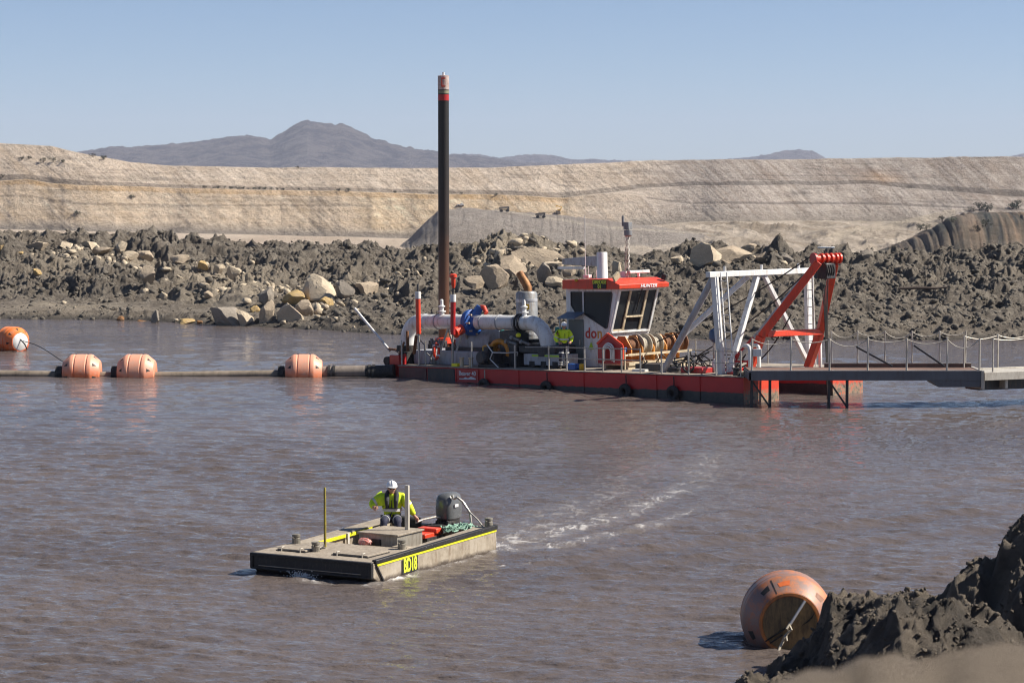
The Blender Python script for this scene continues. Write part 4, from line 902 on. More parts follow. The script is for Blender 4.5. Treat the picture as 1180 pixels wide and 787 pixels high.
ax = Vector((-.05, -1, .05)).normalized(); up = Vector((0, 0, 1)); yv = up.cross(ax).normalized()
bu.matrix_world = Matrix.Translation((4.56, 39.9, .37))@Matrix((ax, yv, ax.cross(yv))).transposed().to_4x4()
BROWN = paint('brown_stained_plate', (.30, .20, .09), .45, 0, .35, (.05, .04, .03), .5, 3)
MB().lathe([(.50, .70), (.50, .745), (.455, .75), (.44, .725)], (0, 0, 0), (1, 0, 0), 44).build('end_rim', paint('orange_rim', (.58, .20, .05), .5, 0, .25, (.2, .1, .06), .4, 3), bu)
ep = MB().lathe([(.02, .735), (.452, .73), (.452, .70)], (0, 0, 0), (1, 0, 0), 44).build('end_plate', BROWN, bu)
for k, (a, l) in enumerate(((2.55, .50), (2.35, .42))):
    pass
MB().beam((.742, -.40, -.29), (.742, -.05, -.06), .045, .02).beam((.742, -.32, -.32), (.742, -.12, -.18), .03, .02).build('weld_mark', BLACK, ep)
for k in range(4): MB().beam((.74, .20+.05*k, -.02+.035*k), (.74, .33+.02*k, .06+.04*k), .016, .01).build('weld_mark', BLACK, ep)
MB().beam((.765, .24, .38), (.80, .0, .0), .055, .03).build('strap', WHITE, bu)
MB().path([(.80, .0, .02), (.86, -.06, -.06), (.80, -.02, -.12), (.88, -.10, -.2), (.84, -.12, -.28), (.9, -.17, -.36), (.98, -.22, -.46), (1.0, -.3, -.6)], .022, 7).path([(.80, -.02, .0), (.88, .02, -.08), (.84, -.07, -.16), (.9, -.06, -.26)], .018, 7).build('rope_tail', ROPE, bu)
for a, m, w_ in ((128, BLACK, .13), (98, paint('orange_recess', (.60, .13, .03), .5, 0, .2), .16), (40, paint('painted_recess_shade', (.25, .10, .05), .6), .13), (200, BLACK, .12)):  # flat plates on the shoulder, recess shade painted into their colours
    a_ = R(a); cone_patch(.76, .72, 1, [(.50, a_-w_), (.53, a_+w_), (.60, a_+w_*.8), (.59, a_-w_*.9)]).build('painted_slot', m, bu)
cone_patch(.76, .72, 1, [(.44, R(113)), (.44, R(114.5)), (.70, R(114.5)), (.70, R(113))]).build('mould_seam', BLACK, bu)

# ================================================================== WORK BOAT
def hull_mud():
    m, nt, b = nodes('muddy_aluminium'); co = objco(nt); sep = nt.nodes.new('ShaderNodeSeparateXYZ'); nt.links.new(co, sep.inputs[0])
    base = ramp(nt, noise(nt, 2.2, 10, .78, co), [(.32, (.20, .16, .115)), (.5, (.38, .325, .25)), (.7, (.46, .41, .34))])
    mp = nt.nodes.new('ShaderNodeMapping'); mp.inputs['Scale'].default_value = (5, 5, .8); nt.links.new(co, mp.inputs[0])
    stk = ramp(nt, noise(nt, 1.6, 9, .8, mp.outputs[0]), [(.50, (0, 0, 0)), (.66, (.8, .8, .8))]); c = mix(nt, stk, base, (.17, .115, .07))
    z = mth(nt, 'ADD', sep.outputs[2], mth(nt, 'MULTIPLY', mth(nt, 'SUBTRACT', noise(nt, 4, 8, .8, co), .5), .28))
    c = mix(nt, ramp(nt, mth(nt, 'ADD', z, .5), [(.52, (1, 1, 1)), (.60, (0, 0, 0))]), c, (.07, .052, .038))
    nt.links.new(c, b.inputs['Base Color']); b.inputs['Roughness'].default_value = .6; bump(nt, b, noise(nt, 9, 8, .75, co), .4, .02); return m
MUDAL = hull_mud()
MUDDK = paint('dusty_boat_deck', (.40, .345, .275), .75, 0, .25, (.17, .135, .10), .62, 2.6)
BLKR = paint('scuffed_black_rubber', (.016, .015, .016), .55, 0, .4, (.10, .08, .06), .18, 5)
BA = R(60.76); BO = (-2.631, 45.66, 0)
B = empty('work_boat', 'small flat muddy aluminium work boat with yellow stripes motoring across the pond', 'boat', BO, (0, 0, BA))
L_ = 4.73; Wd = 2.8
hb = MB()
hb.prism([(0, 0, .10), (.55, 0, -.22), (L_, 0, -.25), (L_, 0, .48), (.02, 0, .37)], (0, .34, 0)).prism([(0, 2.46, .10), (.55, 2.46, -.22), (L_, 2.46, -.25), (L_, 2.46, .48), (.02, 2.46, .37)], (0, .34, 0))
hb.prism([(0, .34, .10), (.55, .34, -.22), (1.75, .34, -.22), (1.75, .34, .37), (0, .34, .37)], (0, 2.12, 0)).lohi((1.75, .34, -.22), (4.6, 2.46, .10)).lohi((4.55, .34, -.22), (L_, 2.46, .46))
hb.build('boat_hull', MUDAL, B, bevel=.015)
MB().prism([(.0, .02, .372), (1.78, .02, .378), (1.78, .02, .405), (0, .02, .398)], (0, 2.76, 0)).prism([(1.78, 2.42, .38), (L_, 2.42, .485), (L_, 2.42, .51), (1.78, 2.42, .405)], (0, .39, 0)).prism([(1.78, .04, .38), (L_, .04, .485), (L_, .04, .505), (1.78, .04, .405)], (0, .34, 0)).build('boat_deck', MUDDK, B, bevel=.006)
bfm = MB().lohi((-.045, .03, .12), (.0, 2.77, .37)).lohi((-.075, .0, .335), (.01, 2.8, .395)).lohi((-.06, .0, .08), (.01, 2.8, .125)).lohi((-.07, 0, .09), (0, .07, .38)).lohi((-.07, 2.73, .09), (0, 2.8, .38)).build('bow_fender', BLKR, B, bevel=.012)
MB().lohi((-.064, .25, .150), (-.046, 2.6, .162)).build('scuffed_edge', MUDAL, bfm)
MB().prism([(.06, -.035, .36), (L_, -.035, .455), (L_, -.035, .545), (.06, -.035, .435)], (0, .10, 0)).build('rubbing_rail', BLKR, B, bevel=.012)
MB().prism([(.10, -.012, .305), (L_-.02, -.012, .405), (L_-.02, -.012, .45), (.10, -.012, .352)], (0, .010, 0)).build('yellow_stripe', YELB, B)
MB().prism([(1.4, 2.405, .330), (2.75, 2.405, .36), (2.75, 2.405, .425), (1.4, 2.405, .40)], (0, .012, 0)).prism([(2.85, 2.405, .362), (3.75, 2.405, .382), (3.75, 2.405, .45), (2.85, 2.405, .428)], (0, .012, 0)).build('yellow_stripe', YELB, B)
MB().lohi((2.77, 2.37, .10), (2.83, 2.41, .44)).build('white_post', WHITE, B)
MB().beam((.08, -.02, .34), (.38, -.02, -.05), .03).build('corner_strip', BLKR, B)
npm = MB().prism([(1.02, -.016, .03), (1.60, -.016, .045), (1.60, -.016, .325), (1.02, -.016, .305)], (0, .01, 0)).build('number_plate', BLKR, B)
t_ = text('lettering', 'BD18', TXTY, npm, (1.31, -.019, .175), (R(90), R(-1.2), 0), .355, .60, off=.012, space=1.0)
bo_pos = [(1.30, 3.0-.36, .40), (.62, 1.72, .40), (1.68, .40, .40), (4.62, .12, .50)]
for x, y, z in bo_pos:
    bd = MB().lathe([(.085, 0), (.085, .11), (.07, .12), (.07, .14), (.085, .15), (.085, .19), (.03, .2)], (x, y, z), n=16).tube((x-.11, y, z+.125), (x+.11, y, z+.125), .016, n=6).build('bollard', paint('mooring_post', (.36, .33, .27), .55, .4, .3, (.05, .045, .04), .5, 6), B)
for (x0, y0, x1, y1) in ((.38, 1.80, 1.05, 2.46), (.40, .38, 1.15, 1.18)):
    hh_ = MB().lohi((x0, y0, .402), (x1, y1, .445)).build('deck_hatch', MUDDK, B, bevel=.01)
    MB().lohi((x0-.02, y0-.02, .40), (x1+.02, y1+.02, .418)).build('hatch_coaming', BLKR, hh_)
    for yy in (y0+.1, y1-.12): MB().tube((x0-.03, yy, .40), (x0-.03, yy, .48), .014, n=6).tube((x0-.03, yy, .475), (x0+.06, yy, .475), .012, n=6).build('hatch_hinge', PALE, hh_)
po = MB().lathe([(.028, .38), (.026, .8), (.024, 1.56), (.018, 1.58)], (1.22, 1.90, 0), n=10).build('marker_pole', paint('mud_streaked_yellow', (.42, .34, .03), .55, 0, .35, (.10, .075, .04), .6, 5), B)
MB().path([(1.22, 1.90, .46), (1.10, 1.86, .43), (.98, 1.78, .44), (.8, 1.74, .43)], .012, 6).build('lashing', DARK, B)
bx_ = MB().lohi((2.02, .72, .10), (2.98, 1.62, .60)).build('storage_box', paint('box_aluminium', (.34, .31, .26), .55, .2, .15, (.16, .13, .1), .4, 2), B, bevel=.012)
MB().lohi((1.99, .69, .585), (3.01, 1.65, .625)).build('box_lid', MUDDK, bx_, bevel=.01)
MB().lohi((1.99, 1.1, .38), (2.02, 1.3, .50)).build('box_latch', BLACK, bx_)
MB().lohi((1.80, .36, .10), (2.02, .72, .42)).build('side_locker', MUDAL, B, bevel=.01)
MB().beam((2.72, .92, .60), (2.72, .92, 1.52), .085, .06).build('upright_post', PALE, B, bevel=.006)
# controls and outboard
ob = empty('outboard_motor', None, None); ob.parent = B
def rbox(c, d, name, mat, parent, bev): return MB().box(c, d).build(name, mat, parent, bevel=bev)
COWL = paint('grey_cowl', (.12, .125, .13), .28, .1, .1, (.2, .18, .15), .15, 2)
pts = []
cw = MB(); secs = [(.56, .24, .17, 0), (.60, .30, .205, 0), (.80, .315, .215, 0), (.98, .305, .205, .0), (1.07, .27, .175, .01), (1.12, .18, .11, .02), (1.135, .05, .03, .03)]
n = 28; vs = []; fs = []
for z, a, b_, dx in secs:
    for k in range(n):
        t = 2*math.pi*k/n; c_, s_ = math.cos(t), math.sin(t); p_ = 3.2
        rr0 = (abs(c_)**p_+abs(s_)**p_)**(-1/p_); vs.append((4.86+dx+a*rr0*c_, 1.22+b_*rr0*s_, z))
for i in range(len(secs)-1):
    for k in range(n): fs.append((i*n+k, i*n+(k+1) % n, (i+1)*n+(k+1) % n, (i+1)*n+k))
fs += [tuple(range(n))[::-1], tuple(range((len(secs)-1)*n, len(secs)*n))]
cw.add(vs, fs); cowl = cw.build('motor_cowl', COWL, ob)
MB().lohi((4.72, .985, .84), (4.86, 1.003, .90)).build('emblem', WHITE, cowl)
MB().lohi((4.62, 1.06, .48), (5.05, 1.38, .58)).lohi((4.78, 1.14, -.4), (4.98, 1.30, .5)).lohi((4.60, 1.05, .15), (4.78, 1.4, .55)).build('motor_leg', BLACK, ob, bevel=.02)
MB().path([(4.62, 1.25, .62), (4.40, 1.28, .66), (4.05, 1.36, .64), (3.86, 1.42, .60)], .024, 8).build('tiller', GALV, ob)
MB().path([(4.6, 1.1, .55), (4.4, .95, .50), (4.3, 1.1, .42), (4.1, 1.3, .45), (3.9, 1.2, .35)], .03, 7).path([(4.6, 1.3, .5), (4.3, 1.4, .48), (4.2, 1.2, .4), (4.0, 1.0, .3)], .025, 7).path([(4.65, 1.0, .5), (4.5, .8, .46), (4.35, .95, .35)], .03, 7).lohi((4.25, 1.0, .35), (4.5, 1.45, .5)).build('control_cables', BLACK, ob)
MB().path([(4.66, .98, 1.02), (4.66, .90, 1.06), (4.68, .78, .98), (4.70, .62, .76), (4.70, .58, .48)], .026, 8).path([(4.69, .66, .80), (4.66, .40, .62), (4.62, .26, .50)], .018, 7).tube((4.66, 1.0, 1.02), (4.66, 1.02, 1.10), .03).build('guard_rail', GALV, B)
MB().lohi((3.55, 1.55, .10), (3.95, 2.15, .46)).build('helm_seat', BLACK, B, bevel=.03)
MB().lohi((4.30, 1.65, .40), (4.52, 2.3, .62)).build('stern_cushion', BLACK, B, bevel=.06)
# loose gear in the boat: things of their own
BM = Matrix.Translation(BO)@Euler((0, 0, BA)).to_matrix().to_4x4()
def loose(mb, name, mat, at_, label, cat, bevel=0, rz=0):
    o = mb.build(name, mat, bevel=bevel); o.location = BM@V(at_); o.rotation_euler = (0, 0, BA+rz); return tag(o, label, cat)
rc = loose(MB().lohi((-.33, -.20, 0), (.33, .20, .10)).lohi((.05, -.24, .06), (.30, .22, .17)), 'fuel_crate', REDORANGE, (3.62, 1.05, .36), 'orange red fuel crate behind the storage box in the work boat', 'crate', .02)
MB().lohi((-.34, -.26, -.18), (.34, -.2, .02)).lohi((-.34, -.2, -.26), (.34, .2, -.01)).build('crate_tray', BLACK, rc)
nb = MB(); rg_ = random.Random(5)
for k in range(26):
    p = (rg_.uniform(-.35, .35), rg_.uniform(-.16, .16), .02)
    pts = [p]
    for j in range(6): pts.append((pts[-1][0]+rg_.uniform(-.16, .16), max(-.2, min(.2, pts[-1][1]+rg_.uniform(-.1, .1))), .02+rg_.uniform(0, .11)))
    nb.path(pts, .016, 5)
loose(nb, 'rope_bundle', paint('pale_green_rope', (.28, .46, .36), .8, 0, .3, (.05, .1, .08), .35, 5), (4.18, .62, .44), 'heap of pale green rope lying on the boat stern beside the outboard', 'rope')
gb = MB(); bmx = bmesh.new(); bmesh.ops.create_icosphere(bmx, subdivisions=3, radius=1)
for v in bmx.verts:
    v.co *= 1+.25*(_T[int(v.co.x*9) & 255, int(v.co.y*9+v.co.z*5) & 255]-.5)
    v.co = Vector((v.co.x*.10, v.co.y*.15, max(v.co.z, -.6)*.09))
gb.add([v.co[:] for v in bmx.verts], [[l.vert.index for l in f.loops] for f in bmx.faces]); bmx.free()
gb2 = loose(gb, 'plastic_bag', paint('red_bag', (.62, .10, .07), .45, 0, .5, (.6, .55, .5), .5, 9), (1.86, 1.38, .45), 'small crumpled red and white bag on the boat deck in front of the storage box', 'bag')

# ================================================================== PEOPLE
def skin(name, chains, sub=2):
    """chains: list of [(pos, radius), ...]; equal positions are one joint; first point of all is the root"""
    bm = bmesh.new(); sl = bm.verts.layers.skin.verify(); seen = {}
    for ch in chains:
        pv_ = None
        for p, r in ch:
            key = tuple(round(c, 4) for c in p)
            if key not in seen:
                v = bm.verts.new(p); rr0 = r if isinstance(r, tuple) else (r, r); v[sl].radius = rr0; v[sl].use_root = not seen; seen[key] = v
            v = seen[key]
            if pv_ is not None and pv_ is not v:
                try: bm.edges.new((pv_, v))
                except ValueError: pass
            pv_ = v
    me = bpy.data.meshes.new(name); bm.to_mesh(me); bm.free()
    o = bpy.data.objects.new(name+'_tmp', me); COL.objects.link(o)
    m = o.modifiers.new('s', 'SKIN'); m.use_smooth_shade = True; m = o.modifiers.new('u', 'SUBSURF'); m.levels = sub; m.render_levels = sub
    dg = bpy.context.evaluated_depsgraph_get(); dg.update(); ev = bpy.data.meshes.new_from_object(o.evaluated_get(dg))
    bpy.data.objects.remove(o); b_ = MB(); b_.add([v.co[:] for v in ev.vertices], [list(p.vertices) for p in ev.polygons]); bpy.data.meshes.remove(ev); return b_
def ellip(mb, c, d, M=None, nu=16, nv=10, zlo=-1, fn=None):
    vs = []; fs = []
    for i in range(nv+1):
        ph = math.pi*(i/nv)-math.pi/2
        for k in range(nu):
            th = 2*math.pi*k/nu; p = Vector((math.cos(ph)*math.cos(th), math.cos(ph)*math.sin(th), max(zlo, math.sin(ph))))
            if fn: p = fn(p)
            p = Vector((p.x*d[0], p.y*d[1], p.z*d[2])); p = (M@p if M else p)+V(c); vs.append(p)
    for i in range(nv):
        for k in range(nu): fs.append((i*nu+k, i*nu+(k+1) % nu, (i+1)*nu+(k+1) % nu, (i+1)*nu+k))
    return mb.add(vs, fs)
SKIN = paint('skin', (.50, .27, .18), .5, 0, .08, bmp=0)
NAVY = paint('navy_cloth', (.018, .022, .05), .85, 0, .25, (.06, .05, .05), .3, 5)
SILV = paint('silver_tape', (.62, .62, .60), .4, .2, .1)
HELM = paint('white_helmet', (.80, .80, .80), .3, 0, .04, bmp=0)
HV = paint('high_visibility_cloth', (.70, .92, .02), .75, 0, .12, (.35, .45, .03), .35, 6)
VEST = paint('dark_vest', (.03, .032, .035), .75, 0, .2)
def person(label, loc, rz, J, jacket=True, vest=False, group=None, look=0.0):
    """forward +x, left +y, origin at the feet or seat base"""
    P = {k: Vector(v) for k, v in J.items()}
    ch = [[(P['pelvis'], (.13, .105)), (P['waist'], (.125, .10)), (P['chest'], (.12, .09)), (P['neck0'], (.075, .07)), (P['neck'], .058), (P['head'], .06)]]
    for s in 'LR':
        ch.append([(P['chest'], 0), (P['sh'+s], .030), (P['sh'+s].lerp(P['el'+s], .5), .03), (P['el'+s], .034), (P['wr'+s], .030)])
        ch.append([(P['pelvis'], 0), (P['hip'+s], .095), (P['kn'+s], .062), (P['an'+s], .042), (P['to'+s], .035)])
    body = skin('person', ch)
    hd_ = P['head']; M = Euler((0, R(8), look)).to_matrix()
    def face(p):
        q = p.copy()
        if p.z < 0: q.x *= 1-.12*(-p.z); q.y *= 1-.35*(-p.z)**1.5
        if p.x > .85 and abs(p.y) < .4 and -.35 < p.z < .1: q.x += .16
        if p.x > .6 and .1 < p.z < .35: q.x -= .05
        return q
    c = hd_+Vector((.015, 0, .06))
    ellip(body, c, (.098, .078, .122), M, 24, 18, fn=face)
    nose = MB()
    for dy in (-.078, .078): ellip(body, c+M@Vector((-.01, dy, -.005)), (.022, .012, .032), M, 8, 6)
    body.path([c+M@Vector((.088, 0, .02)), c+M@Vector((.112, 0, -.022)), c+M@Vector((.094, 0, -.035))], [.010, .016, .012], 8)
    body.path([c+M@Vector((.088, -.025, -.062)), c+M@Vector((.094, 0, -.06)), c+M@Vector((.088, .025, -.062))], .008, 6)
    # hands: palm, four unequal curled fingers, thumb from the side of the palm
    for s in 'LR':
        w = P['wr'+s]; d = (P['hand'+s]-w).normalized(); nrm = Vector(J.get('palm'+s, (0, 0, -1))); nrm = (nrm-d*nrm.dot(d)).normalized(); sd_ = d.cross(nrm)*(1 if s == 'L' else -1)
        body.path([w-d*.02, w+d*.02, w+d*.06, w+d*.09], [.027, .032, .036, .03], 10)
        for k, ln in enumerate((.068, .076, .072, .056)):
            b0 = w+d*.085+sd_*(.027-.018*k); p1 = b0+d*ln*.42; p2 = p1+(d*.35+nrm*.9).normalized()*ln*.36; p3 = p2+(-d*.45+nrm*.8).normalized()*ln*.28
            body.path([b0-d*.02, b0, p1, p2, p3], [.0095, .0100, .0092, .0085, .007], 7)
        t0 = w+d*.03+sd_*.03; body.path([t0-sd_*.01, t0+sd_*.018+d*.02, t0+sd_*.022+d*.045+nrm*.02, t0+sd_*.01+d*.06+nrm*.035], [.012, .012, .0105, .008], 7)
    o = body.build('person', SKIN); o.location = loc; o.rotation_euler = (0, 0, rz); tag(o, label, 'person', group)
    # trousers and boots
    k = 1.22
    tr = [[(P['waist'], (.14, .115)), (P['pelvis'], (.155, .13))]]
    for s in 'LR': tr.append([(P['pelvis'], 0), (P['hip'+s], .115), ((P['hip'+s]*.5+P['kn'+s]*.5), .10), (P['kn'+s], .082), ((P['kn'+s]*.5+P['an'+s]*.5), .075), (P['an'+s], .062)])
    t = skin('trousers', tr).build('trousers', NAVY, o)
    for s in 'LR':
        for f in (.55, .75):
            p = P['kn'+s].lerp(P['an'+s], f); d = (P['an'+s]-P['kn'+s]).normalized(); MB().tube(p-d*.02, p+d*.02, .080, n=16).build('reflective_band', SILV, t)
        p = P['hip'+s].lerp(P['kn'+s], .72); d = (P['kn'+s]-P['hip'+s]).normalized(); MB().tube(p-d*.022, p+d*.022, .098, n=16).build('reflective_band', SILV, t)
        dd_ = (P['to'+s]-P['an'+s]); skin('boot', [[(P['an'+s]+Vector((0, 0, .10)), .055), (P['an'+s], .058), (P['an'+s]+dd_*.5, (.05, .045)), (P['to'+s], (.048, .035))]]).build('boot', BLACK, o)
    jk = [[(P['pelvis']+Vector((0, 0, -.03)), (.165, .135)), (P['waist'], (.20, .16)), (P['chest'], (.245, .18)), (P['neck0'], (.115, .11)), (P['neck']+Vector((0, 0, .01)), (.085, .08))]]
    for s in 'LR': jk.append([(P['chest'], 0), (P['sh'+s], .125), (P['sh'+s].lerp(P['el'+s], .5), .122), (P['el'+s], .085), (P['wr'+s]-(P['wr'+s]-P['el'+s])*.08, .055)])
    jm = skin('jacket', jk).build('jacket', HV, o)
    for s in 'LR':
        p = P['sh'+s].lerp(P['el'+s], .72); d = (P['el'+s]-P['sh'+s]).normalized(); MB().tube(p-d*.025, p+d*.025, .098, n=16).build('reflective_band', SILV, jm)
    p = P['waist']; MB().lathe([(.17, -.03), (.205, -.028), (.205, .028), (.17, .03)], p+Vector((.0, 0, .02)), (0, 0, 1), 20).build('reflective_band', SILV, jm)
    MB().path([P['chest']+Vector((.155, 0, .04)), P['waist']+Vector((.172, 0, .05)), P['waist']+Vector((.172, 0, -.06))], .008, 5).build('zip_strip', VEST, jm)
    # helmet, glasses, hair
    h = MB(); ellip(h, c+M@Vector((-.005, 0, .045)), (.135, .112, .115), M, 28, 14, zlo=0)
    br = [c+M@Vector((.13*math.cos(a)+(.055 if math.cos(a) > 0 else 0)*math.cos(a), .112*math.sin(a), .045)) for a in [2*math.pi*i/28 for i in range(28)]]
    h.prism(br, (M@Vector((0, 0, 1)))*.014); h.path([c+M@Vector((.13*math.cos(a), 0, .045+.118*math.sin(a))) for a in [math.pi*i/10 for i in range(11)]], .012, 6)
    h.build('hard_hat', HELM, o)
    g_ = MB()
    for dy in (-.032, .032): ellip(g_, c+M@Vector((.090, dy, .012)), (.012, .027, .018), M, 10, 6)
    g_.path([c+M@Vector((0, -.080, .018)), c+M@Vector((.07, -.066, .018)), c+M@Vector((.095, 0, .016)), c+M@Vector((.07, .066, .018)), c+M@Vector((0, .080, .018))], .006, 5).build('sunglasses', BLACK, o)
    hr = MB(); ellip(hr, c+M@Vector((-.02, 0, .02)), (.092, .082, .10), M, 16, 10).build('hair', paint('dark_hair', (.03, .02, .015), .8, 0, .2), o)
    if vest:
        v_ = MB()
        for sy in (-1, 1):
            v_.path([P['neck0']+Vector((-.08, 0, .03)), P['neck0']+Vector((-.03, sy*.085, .045)), P['neck0']+Vector((.07, sy*.10, .0)), P['chest']+Vector((.165, sy*.095, .02)), P['waist']+Vector((.180, sy*.085, .07))], [.045, .05, .052, .050, .035], 10)
        v_.beam(P['waist']+Vector((.185, -.14, .06)), P['waist']+Vector((.185, .14, .06)), .035, .02).build('life_vest', VEST, o)
    return o
SEAT = dict(pelvis=(0, 0, .10), waist=(.015, 0, .24), chest=(.04, 0, .43), neck0=(.05, 0, .57), neck=(.065, 0, .60), head=(.085, 0, .645),
    shL=(.03, -0+.20, .50), elL=(.02, .36, .30), wrL=(.06, .47, .12), handL=(.08, .52, .07), palmL=(.6, -.3, -.5),
    shR=(.03, -.20, .50), elR=(.10, -.42, .38), wrR=(.30, -.36, .33), handR=(.38, -.31, .34), palmR=(-.2, .8, -.4),
    hipL=(.05, .10, .08), knL=(.45, .14, .08), anL=(.50, .16, -.28), toL=(.64, .18, -.32), hipR=(.05, -.10, .08), knR=(.45, -.14, .08), anR=(.50, -.16, -.28), toR=(.64, -.18, -.32))
loc = BM@V(3.72, 1.90, .60)
person('seated person in white hard hat, yellow jacket and dark life vest steering the work boat', loc, BA+math.pi+R(28), SEAT, vest=True, look=R(12))
STAND = dict(pelvis=(0, 0, .96), waist=(.0, 0, 1.10), chest=(.01, 0, 1.30), neck0=(.01, 0, 1.44), neck=(.02, 0, 1.49), head=(.035, 0, 1.545),
    shL=(.0, .19, 1.38), elL=(.0, .33, 1.14), wrL=(.18, .22, 1.02), handL=(.26, .15, 1.0), palmL=(0, -.5, -.6),
    shR=(.0, -.19, 1.38), elR=(-.02, -.33, 1.13), wrR=(.18, -.25, 1.02), handR=(.26, -.18, 1.0), palmR=(0, .5, -.6),
    hipL=(0, .09, .90), knL=(.03, .12, .50), anL=(-.02, .13, .09), toL=(.12, .15, .04), hipR=(0, -.09, .90), knR=(.06, -.11, .50), anR=(.02, -.14, .09), toR=(.16, -.16, .04))
person('person in white hard hat and yellow shirt standing on the dredge deck beside the cabin', dw((8.30, .70, .475)), R(-75), STAND, look=R(-15))
MB_ = MB().lohi((-.22, -.15, 0), (.2, .15, .22)).tube((-.3, 0, .1), (.3, 0, .12), .09, n=14); pm_ = MB_.build('portable_pump', BLUE, bevel=.02); pm_.location = dw((9.0, .5, .485)); pm_.rotation_euler = (0, 0, -R(44)); tag(pm_, 'small blue pump on the dredge deck at the feet of the standing worker', 'pump')
MB().lathe([(.09, 0), (.11, .05), (.11, .2), (.06, .24)], (.36, .05, 0), n=12).build('yellow_motor', YEL, pm_)

# splash under the bow of the boat
wmf, nt, b = nodes('white_water'); b.inputs['Base Color'].default_value = (.8, .79, .77, 1); b.inputs['Roughness'].default_value = .4
spm = MB(); rg_ = random.Random(8)
for k in range(260):
    t = rg_.random(); y = 1.55+rg_.gauss(0, .16); x = -.05-abs(rg_.gauss(0, .05)); z = abs(rg_.gauss(0, .055)); r = rg_.uniform(.005, .016)
    p = BM@V(x, y, z); spm.lathe([(r*.2, -r), (r, 0), (r*.2, r)], p, (rg_.gauss(0, 1), rg_.gauss(0, 1), 1), 5)
spm.build('splash', wmf, kind='stuff')
# ================================================================== ROCKS
def rock_mesh(seed, cuts=9):
    rg = random.Random(seed); bm = bmesh.new(); bmesh.ops.create_icosphere(bm, subdivisions=3, radius=1)
    pl = []
    for _ in range(cuts):
        n = Vector((rg.gauss(0, 1), rg.gauss(0, 1), rg.gauss(0, .8))).normalized(); pl.append((n, rg.uniform(.38, .68)))
    for v in bm.verts:
        for n, d in pl:
            k = v.co.dot(n)-d
            if k > 0: v.co -= n*k*.96
        h = _T[int(v.co.x*7+50+seed) & 255, int(v.co.y*7+v.co.z*11+90) & 255]; v.co *= 1+.07*(h-.5)
    b_ = MB(); bm.verts.index_update(); b_.add([v.co[:] for v in bm.verts], [[v.index for v in f.verts] for f in bm.faces]); bm.free(); return b_
def rockmat(name, c, d):
    m, nt, b = nodes(name); co = objco(nt)
    a = ramp(nt, noise(nt, 2.2, 8, .75, co), [(.3, tuple(x*.72 for x in c)), (.55, c), (.75, tuple(min(1, x*1.2) for x in c))])
    f = ramp(nt, noise(nt, 1.1, 6, .7, co), [(.52, (0, 0, 0)), (.68, (.8, .8, .8))])
    nt.links.new(mix(nt, f, a, d), b.inputs['Base Color']); b.inputs['Roughness'].default_value = .9; bump(nt, b, noise(nt, 3, 9, .8, co), 1, .15); return m
RM = [rockmat('tan_rock', (.50, .40, .29), (.27, .22, .17)), rockmat('ochre_rock', (.56, .39, .17), (.44, .33, .22)), rockmat('grey_rock', (.33, .285, .235), (.18, .155, .13)), rockmat('cream_rock', (.62, .51, .37), (.38, .31, .23)), rockmat('rust_rock', (.34, .17, .07), (.2, .13, .09))]
